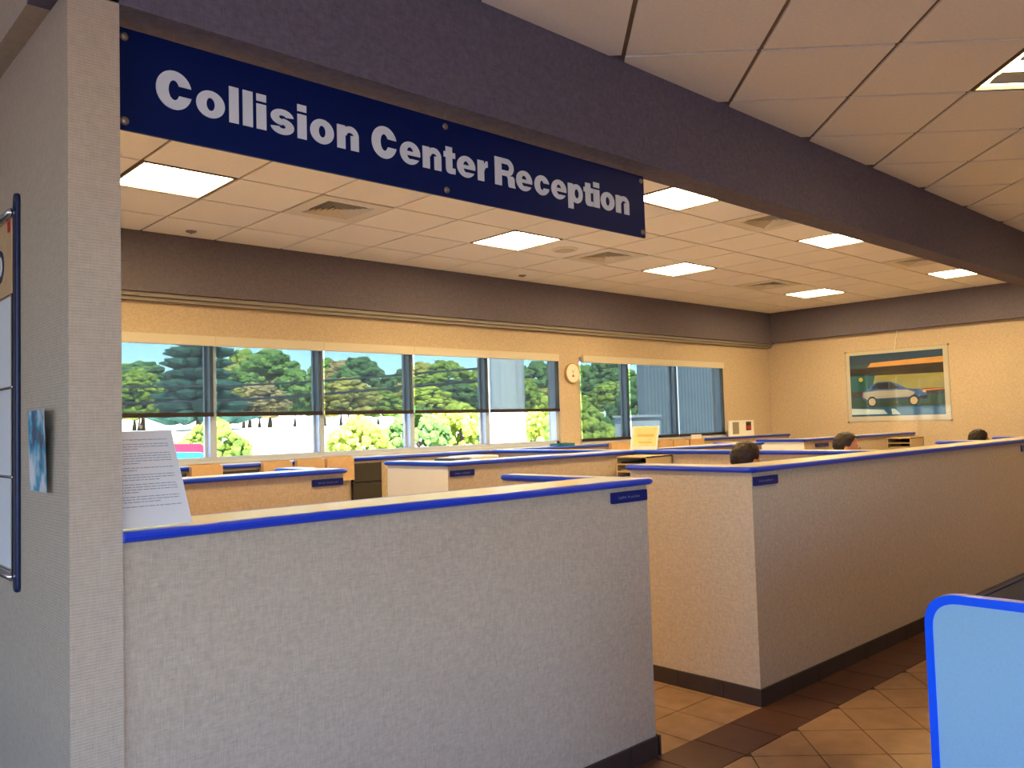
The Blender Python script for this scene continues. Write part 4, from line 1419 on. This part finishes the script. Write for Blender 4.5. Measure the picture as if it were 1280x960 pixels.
# ------------------------------------------------------------------ outside: ground, bank, trees, cables, cars, building wing
struct(B(-200, -150, -0.35, 260, 200, -0.2).build('ground', 'asphalt'))
struct(B(-60, 7.5, -0.2, 200, 34, -0.17).build('bounce_apron', 'concrete'))  # unseen pale apron added to bounce daylight up to the reception ceiling
bk = MB()
prof = [(34, -0.2), (44, 0.7), (52, 1.6), (60, 1.9), (100, 2.2), (100, -0.2)]
bk.add([(-60, y, z) for y, z in prof]+[(200, y, z) for y, z in prof], [(5, 4, 3, 2, 1, 0), (6, 7, 8, 9, 10, 11)]+[(i, (i+1) % 6, 6+(i+1) % 6, 6+i) for i in range(6)])
struct(bk.build('bank', 'gravel'))
def crown_mesh(seed, w_, h_, n=240, sub=2, rf=(0.035, 0.085)):
    rnd = random.Random(seed)
    bm = bmesh.new()
    for k in range(n):
        a = rnd.uniform(0, 2*math.pi)
        zz = rnd.uniform(0.16, 0.97)
        rr = max(0.12, math.sin(math.pi*min(0.98, zz*0.9+0.08)))*w_*0.47*rnd.uniform(0.25, 1)**0.5
        r_ = w_*rnd.uniform(*rf)
        M = Matrix.Translation((rr*math.cos(a), rr*math.sin(a), zz*h_-r_*0.3)) @ Matrix.Diagonal((1, 1, rnd.uniform(0.75, 1.0), 1))
        res = bmesh.ops.create_icosphere(bm, subdivisions=sub, radius=r_, matrix=M)
        for v in res['verts']:
            nv = noise.noise(v.co*(1.6/r_)+Vector((seed, k, 0)))*0.5+noise.noise(v.co*(4/r_)+Vector((k, seed, 3)))*0.3
            c = M.translation
            v.co = c+(v.co-c)*(1+nv)
    me = bpy.data.meshes.new('crown')
    bm.to_mesh(me)
    bm.free()
    return me
CR = [crown_mesh(s, 7.5, 8.0) for s in (1, 2, 3, 4)]
SH = [crown_mesh(s+20, 3.0, 2.4, n=300, rf=(0.03, 0.065)) for s in (1, 2)]
for _m in CR+SH:
    _m.materials.append(MATS['leaf_0'])
def tree(x, y, z0, h_, w_, mi, label, group, meshes=CR, base=(7.5, 8.0), name='tree', trunk=True):
    t = thing(name, (x, y, z0), label, 'tree' if name == 'tree' else 'bush', group)
    o = bpy.data.objects.new('crown', meshes[random.randrange(len(meshes))])
    COL.objects.link(o)
    o.material_slots[0].link = 'OBJECT'
    o.material_slots[0].material = MATS['leaf_%d' % mi]
    o.parent = t
    lift = 0.12*h_ if trunk else -0.1*h_
    o.location = (0, 0, lift)
    o.scale = (w_/base[0], w_/base[0], (h_-lift)/base[1])
    o.rotation_euler = (0, 0, random.uniform(0, 6.28))
    m_ = MB().tube([(x, y, z0-0.1), (x+0.1, y, z0+h_*0.35), (x, y, z0+h_*0.6)], [0.035*w_, 0.025*w_, 0.012*w_], n=8)
    m_.build('trunk' if trunk else 'stem', 'bark', t)
    return t
kinds = ['fresh green', 'mid green', 'olive yellow', 'dark green', 'tan brown budding', 'bright lime']
rowx = 14.0
prevk = None
idx = 0
spots = []
while rowx < 125:
    spots.append(rowx)
    rowx += random.uniform(3.4, 4.6)*(1 if rowx < 60 else 1.25)
ordn = ['first', 'second', 'third', 'fourth', 'fifth', 'sixth', 'seventh', 'eighth', 'ninth', 'tenth', 'eleventh', 'twelfth', 'thirteenth', 'fourteenth', 'fifteenth', 'sixteenth', 'seventeenth', 'eighteenth', 'nineteenth', 'twentieth', 'twenty-first', 'twenty-second', 'twenty-third', 'twenty-fourth', 'twenty-fifth', 'twenty-sixth', 'twenty-seventh', 'twenty-eighth', 'twenty-ninth', 'thirtieth', 'thirty-first', 'thirty-second', 'thirty-third', 'thirty-fourth']
pal = [1, 0, 2, 3, 0, 4, 1, 2, 0, 3, 4, 1, 0, 2, 3, 3, 1, 0, 3, 1, 2, 0, 3, 1, 0, 2]
for i, x in enumerate(spots):
    mi = pal[i % len(pal)]
    hgt = random.uniform(6.6, 8.2)+(0.4 if x > 70 else 0) - (1.2 if x < 34 else 0)
    tree(x, (74, 84, 94)[i % 3]+random.uniform(-1.5, 1.5), 2.0, hgt*(1, 1.06, 1.16)[i % 3], random.uniform(6.5, 8.5), mi, '%s tree outside, %s from the left in the back row' % (kinds[mi], ordn[min(i, 33)]), 'trees in the back row outside')
pal2 = [2, 5, 0, 2, 4, 1, 2, 0, 5, 3, 1, 0]
for i in range(18):
    x = 14+i*4.3+random.uniform(-1, 1)
    mi = pal2[i % 12]
    tree(x, random.uniform(62, 67), 1.9, random.uniform(3.4, 5.2), random.uniform(4.5, 6.0), mi, '%s low tree outside, %s from the left in the front row' % (kinds[mi], ordn[i]), 'low trees in the front row outside')
pal3 = [5, 0, 5, 1, 5, 0, 5, 3]
for i, (x, y, hh) in enumerate(((10.5, 27, 1.5), (14.8, 34, 2.4), (18.6, 29, 2.3), (22.2, 30, 2.7), (25.5, 31, 2.9), (29.4, 27, 3.0), (33.2, 32, 3.4), (39.6, 31, 4.4))):
    mi = pal3[i]
    tree(x, y, -0.2, hh, hh*1.25, mi, '%s sunlit bush outside, %s from the left below the shades' % (kinds[mi], ordn[i]), 'sunlit bushes outside', meshes=SH, base=(3.0, 2.4), name='bush', trunk=False)
# dark conifer
cf = thing('conifer', (24.3, 58.1, 1.8), 'tall dark blue-green conifer outside the leftmost pane', 'tree')
cm = MB()
rnd = random.Random(3)
for lv in range(15):
    z = 2.6+lv*0.76
    rad = 3.8*(1-lv/17.0)
    nb = 11
    for k in range(nb):
        a = k*2*math.pi/nb+lv*0.7+rnd.uniform(-.2, .2)
        L_ = rad*rnd.uniform(0.75, 1.1)
        p0 = Vector((24.3, 58.1, z+0.35))
        p1 = p0+Vector((math.cos(a)*L_*.6, math.sin(a)*L_*.6, -0.25))
        p2_ = p0+Vector((math.cos(a)*L_, math.sin(a)*L_, -0.15+rnd.uniform(-.2, .1)))
        cm.tube([p0, p1, p2_], [0.28, 0.52*(1-lv/22), 0.06], n=7)
cm.build('foliage', 'conifer', cf)
MB().tube([(24.3, 58.1, 1.6), (24.3, 58.1, 14.4)], [0.35, 0.05], n=8).build('trunk', 'bark', cf)
# overhead cables between two poles
for nm, pts, lab in (('power_cable', [(19.56, 59.73, 3.8), (23.19, 52.25, 3.8), (26.16, 44.53, 3.8), (27.44, 37.19, 3.8), (26.1, 29.8, 3.8)], 'lower black overhead cable crossing in front of the trees'),
                     ('power_cable', [(16.4, 50.2, 4.35), (20.1, 45.4, 4.35), (23.9, 40.7, 4.35), (26.1, 35.3, 4.35), (27.4, 29.9, 4.35)], 'upper thin overhead cable crossing in front of the trees')):
    # straight span with a little sag between the outer points
    a, b = Vector(pts[0]), Vector(pts[-2])
    k_ = 0.085 if 'lower' in lab else 0.06
    m_ = MB().tube([a.lerp(b, q/10)+Vector((0, 0, -0.2*math.sin(math.pi*q/10))) for q in range(-1, 14)], k_, n=6)
    tag(m_.build(nm, 'cable'), lab, 'cable', 'overhead cables')

# white wing of the building and porch column outside
def corrugated(x0, x1, y, z0, z1, pitch=0.11, d=0.022):
    pts = []
    x = x0
    k = 0
    while x < x1:
        pts.append((x, y-(d if (k//2) % 2 == 0 else 0)))
        x += pitch*(0.42 if k % 2 == 0 else 0.08)
        k += 1
    pts.append((x1, y))
    return pts+[(x1, y+0.15), (x0, y+0.15)]
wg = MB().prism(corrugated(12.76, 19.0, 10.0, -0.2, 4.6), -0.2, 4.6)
struct(wg.build('wall_wing', 'wing_shaded'))
pc = thing('porch_column', (9.29, 10.0, -0.2), 'white fluted porch column outside the pane next to the clock', 'column')
fl_ = []
for k in range(40):
    a = 2*math.pi*k/40
    r_ = 0.30 if k % 4 < 2 else 0.285
    fl_.append((9.29+r_*math.cos(a)*1.06, 10.1+r_*math.sin(a)))
MB().prism(fl_, -0.05, 4.6).build('shaft', 'render_white', pc)
B(8.94, 9.74, -0.2, 9.64, 10.46, -0.05).build('plinth', 'render_white', pc)
ub = thing('utility_cabinet', (12.25, 9.7, -0.2), 'pale utility cabinet outside the second window', 'cabinet')
B(11.82, 9.6, -0.1, 12.70, 9.95, 1.60).build('body', 'render_white', ub)
B(11.78, 9.56, 1.60, 12.72, 9.97, 1.64).build('lid', 'window_metal', ub)
B(11.85, 9.62, -0.2, 12.67, 9.93, -0.1).build('plinth', 'asphalt', ub)

def car(x, y, z, label, paint, hs=1.0):
    """parked saloon seen from the side: long axis along X"""
    t = thing('parked_car', (x, y, z), label, 'car')
    prof_ = [(-2.1, 0.35), (-2.15, 0.75), (-1.9, 0.92), (-1.25, 0.98), (-0.75, 1.42), (0.2, 1.50), (1.72, 1.47), (2.0, 1.02), (2.15, 0.85), (2.1, 0.32)]
    prof_ = [(a, b*hs) for a, b in prof_]
    m_ = MB().prism([(a, b) for a, b in prof_], -0.85, 0.85)
    m_.v = [(x+a, y+c*(1.0 if b < 1.2*hs else 0.84), z+b) for a, b, c in m_.v]
    m_.build('body', paint, t, bevel=0.05)
    for s in (-1, 1):
        g_ = MB().prism([(-1.05, 0.84*hs), (-0.80, 1.10*hs), (1.60, 1.12*hs), (1.72, 0.86*hs)], 0, 0.01)
        g_.v = [(x+a, y+s*0.852, z+b) for a, b, c in g_.v[:4]]+[(x+a, y+s*0.866, z+b) for a, b, c in g_.v[4:]]
        g_.build('side_window', 'car_glass', t)
        for wx in (-1.35, 1.35):
            w__ = MB().lathe([(0.30, -0.1), (0.32, -0.06), (0.32, 0.06), (0.30, 0.1)], (x+wx, y+s*0.80, z+0.32), axis='y', n=20).build('wheel', 'tyre', t)
            MB().lathe([(0.19, -0.102), (0.19, 0.102)], (x+wx, y+s*0.805, z+0.32), axis='y', n=16).build('hub_cap', 'chrome', w__)
    return t
car(4.72, 16.0, -0.17, 'blue parked car outside the leftmost pane', 'car_blue', 0.93)
car(6.6, 20.5, -0.165, 'red parked car behind the blue car outside', 'car_red')
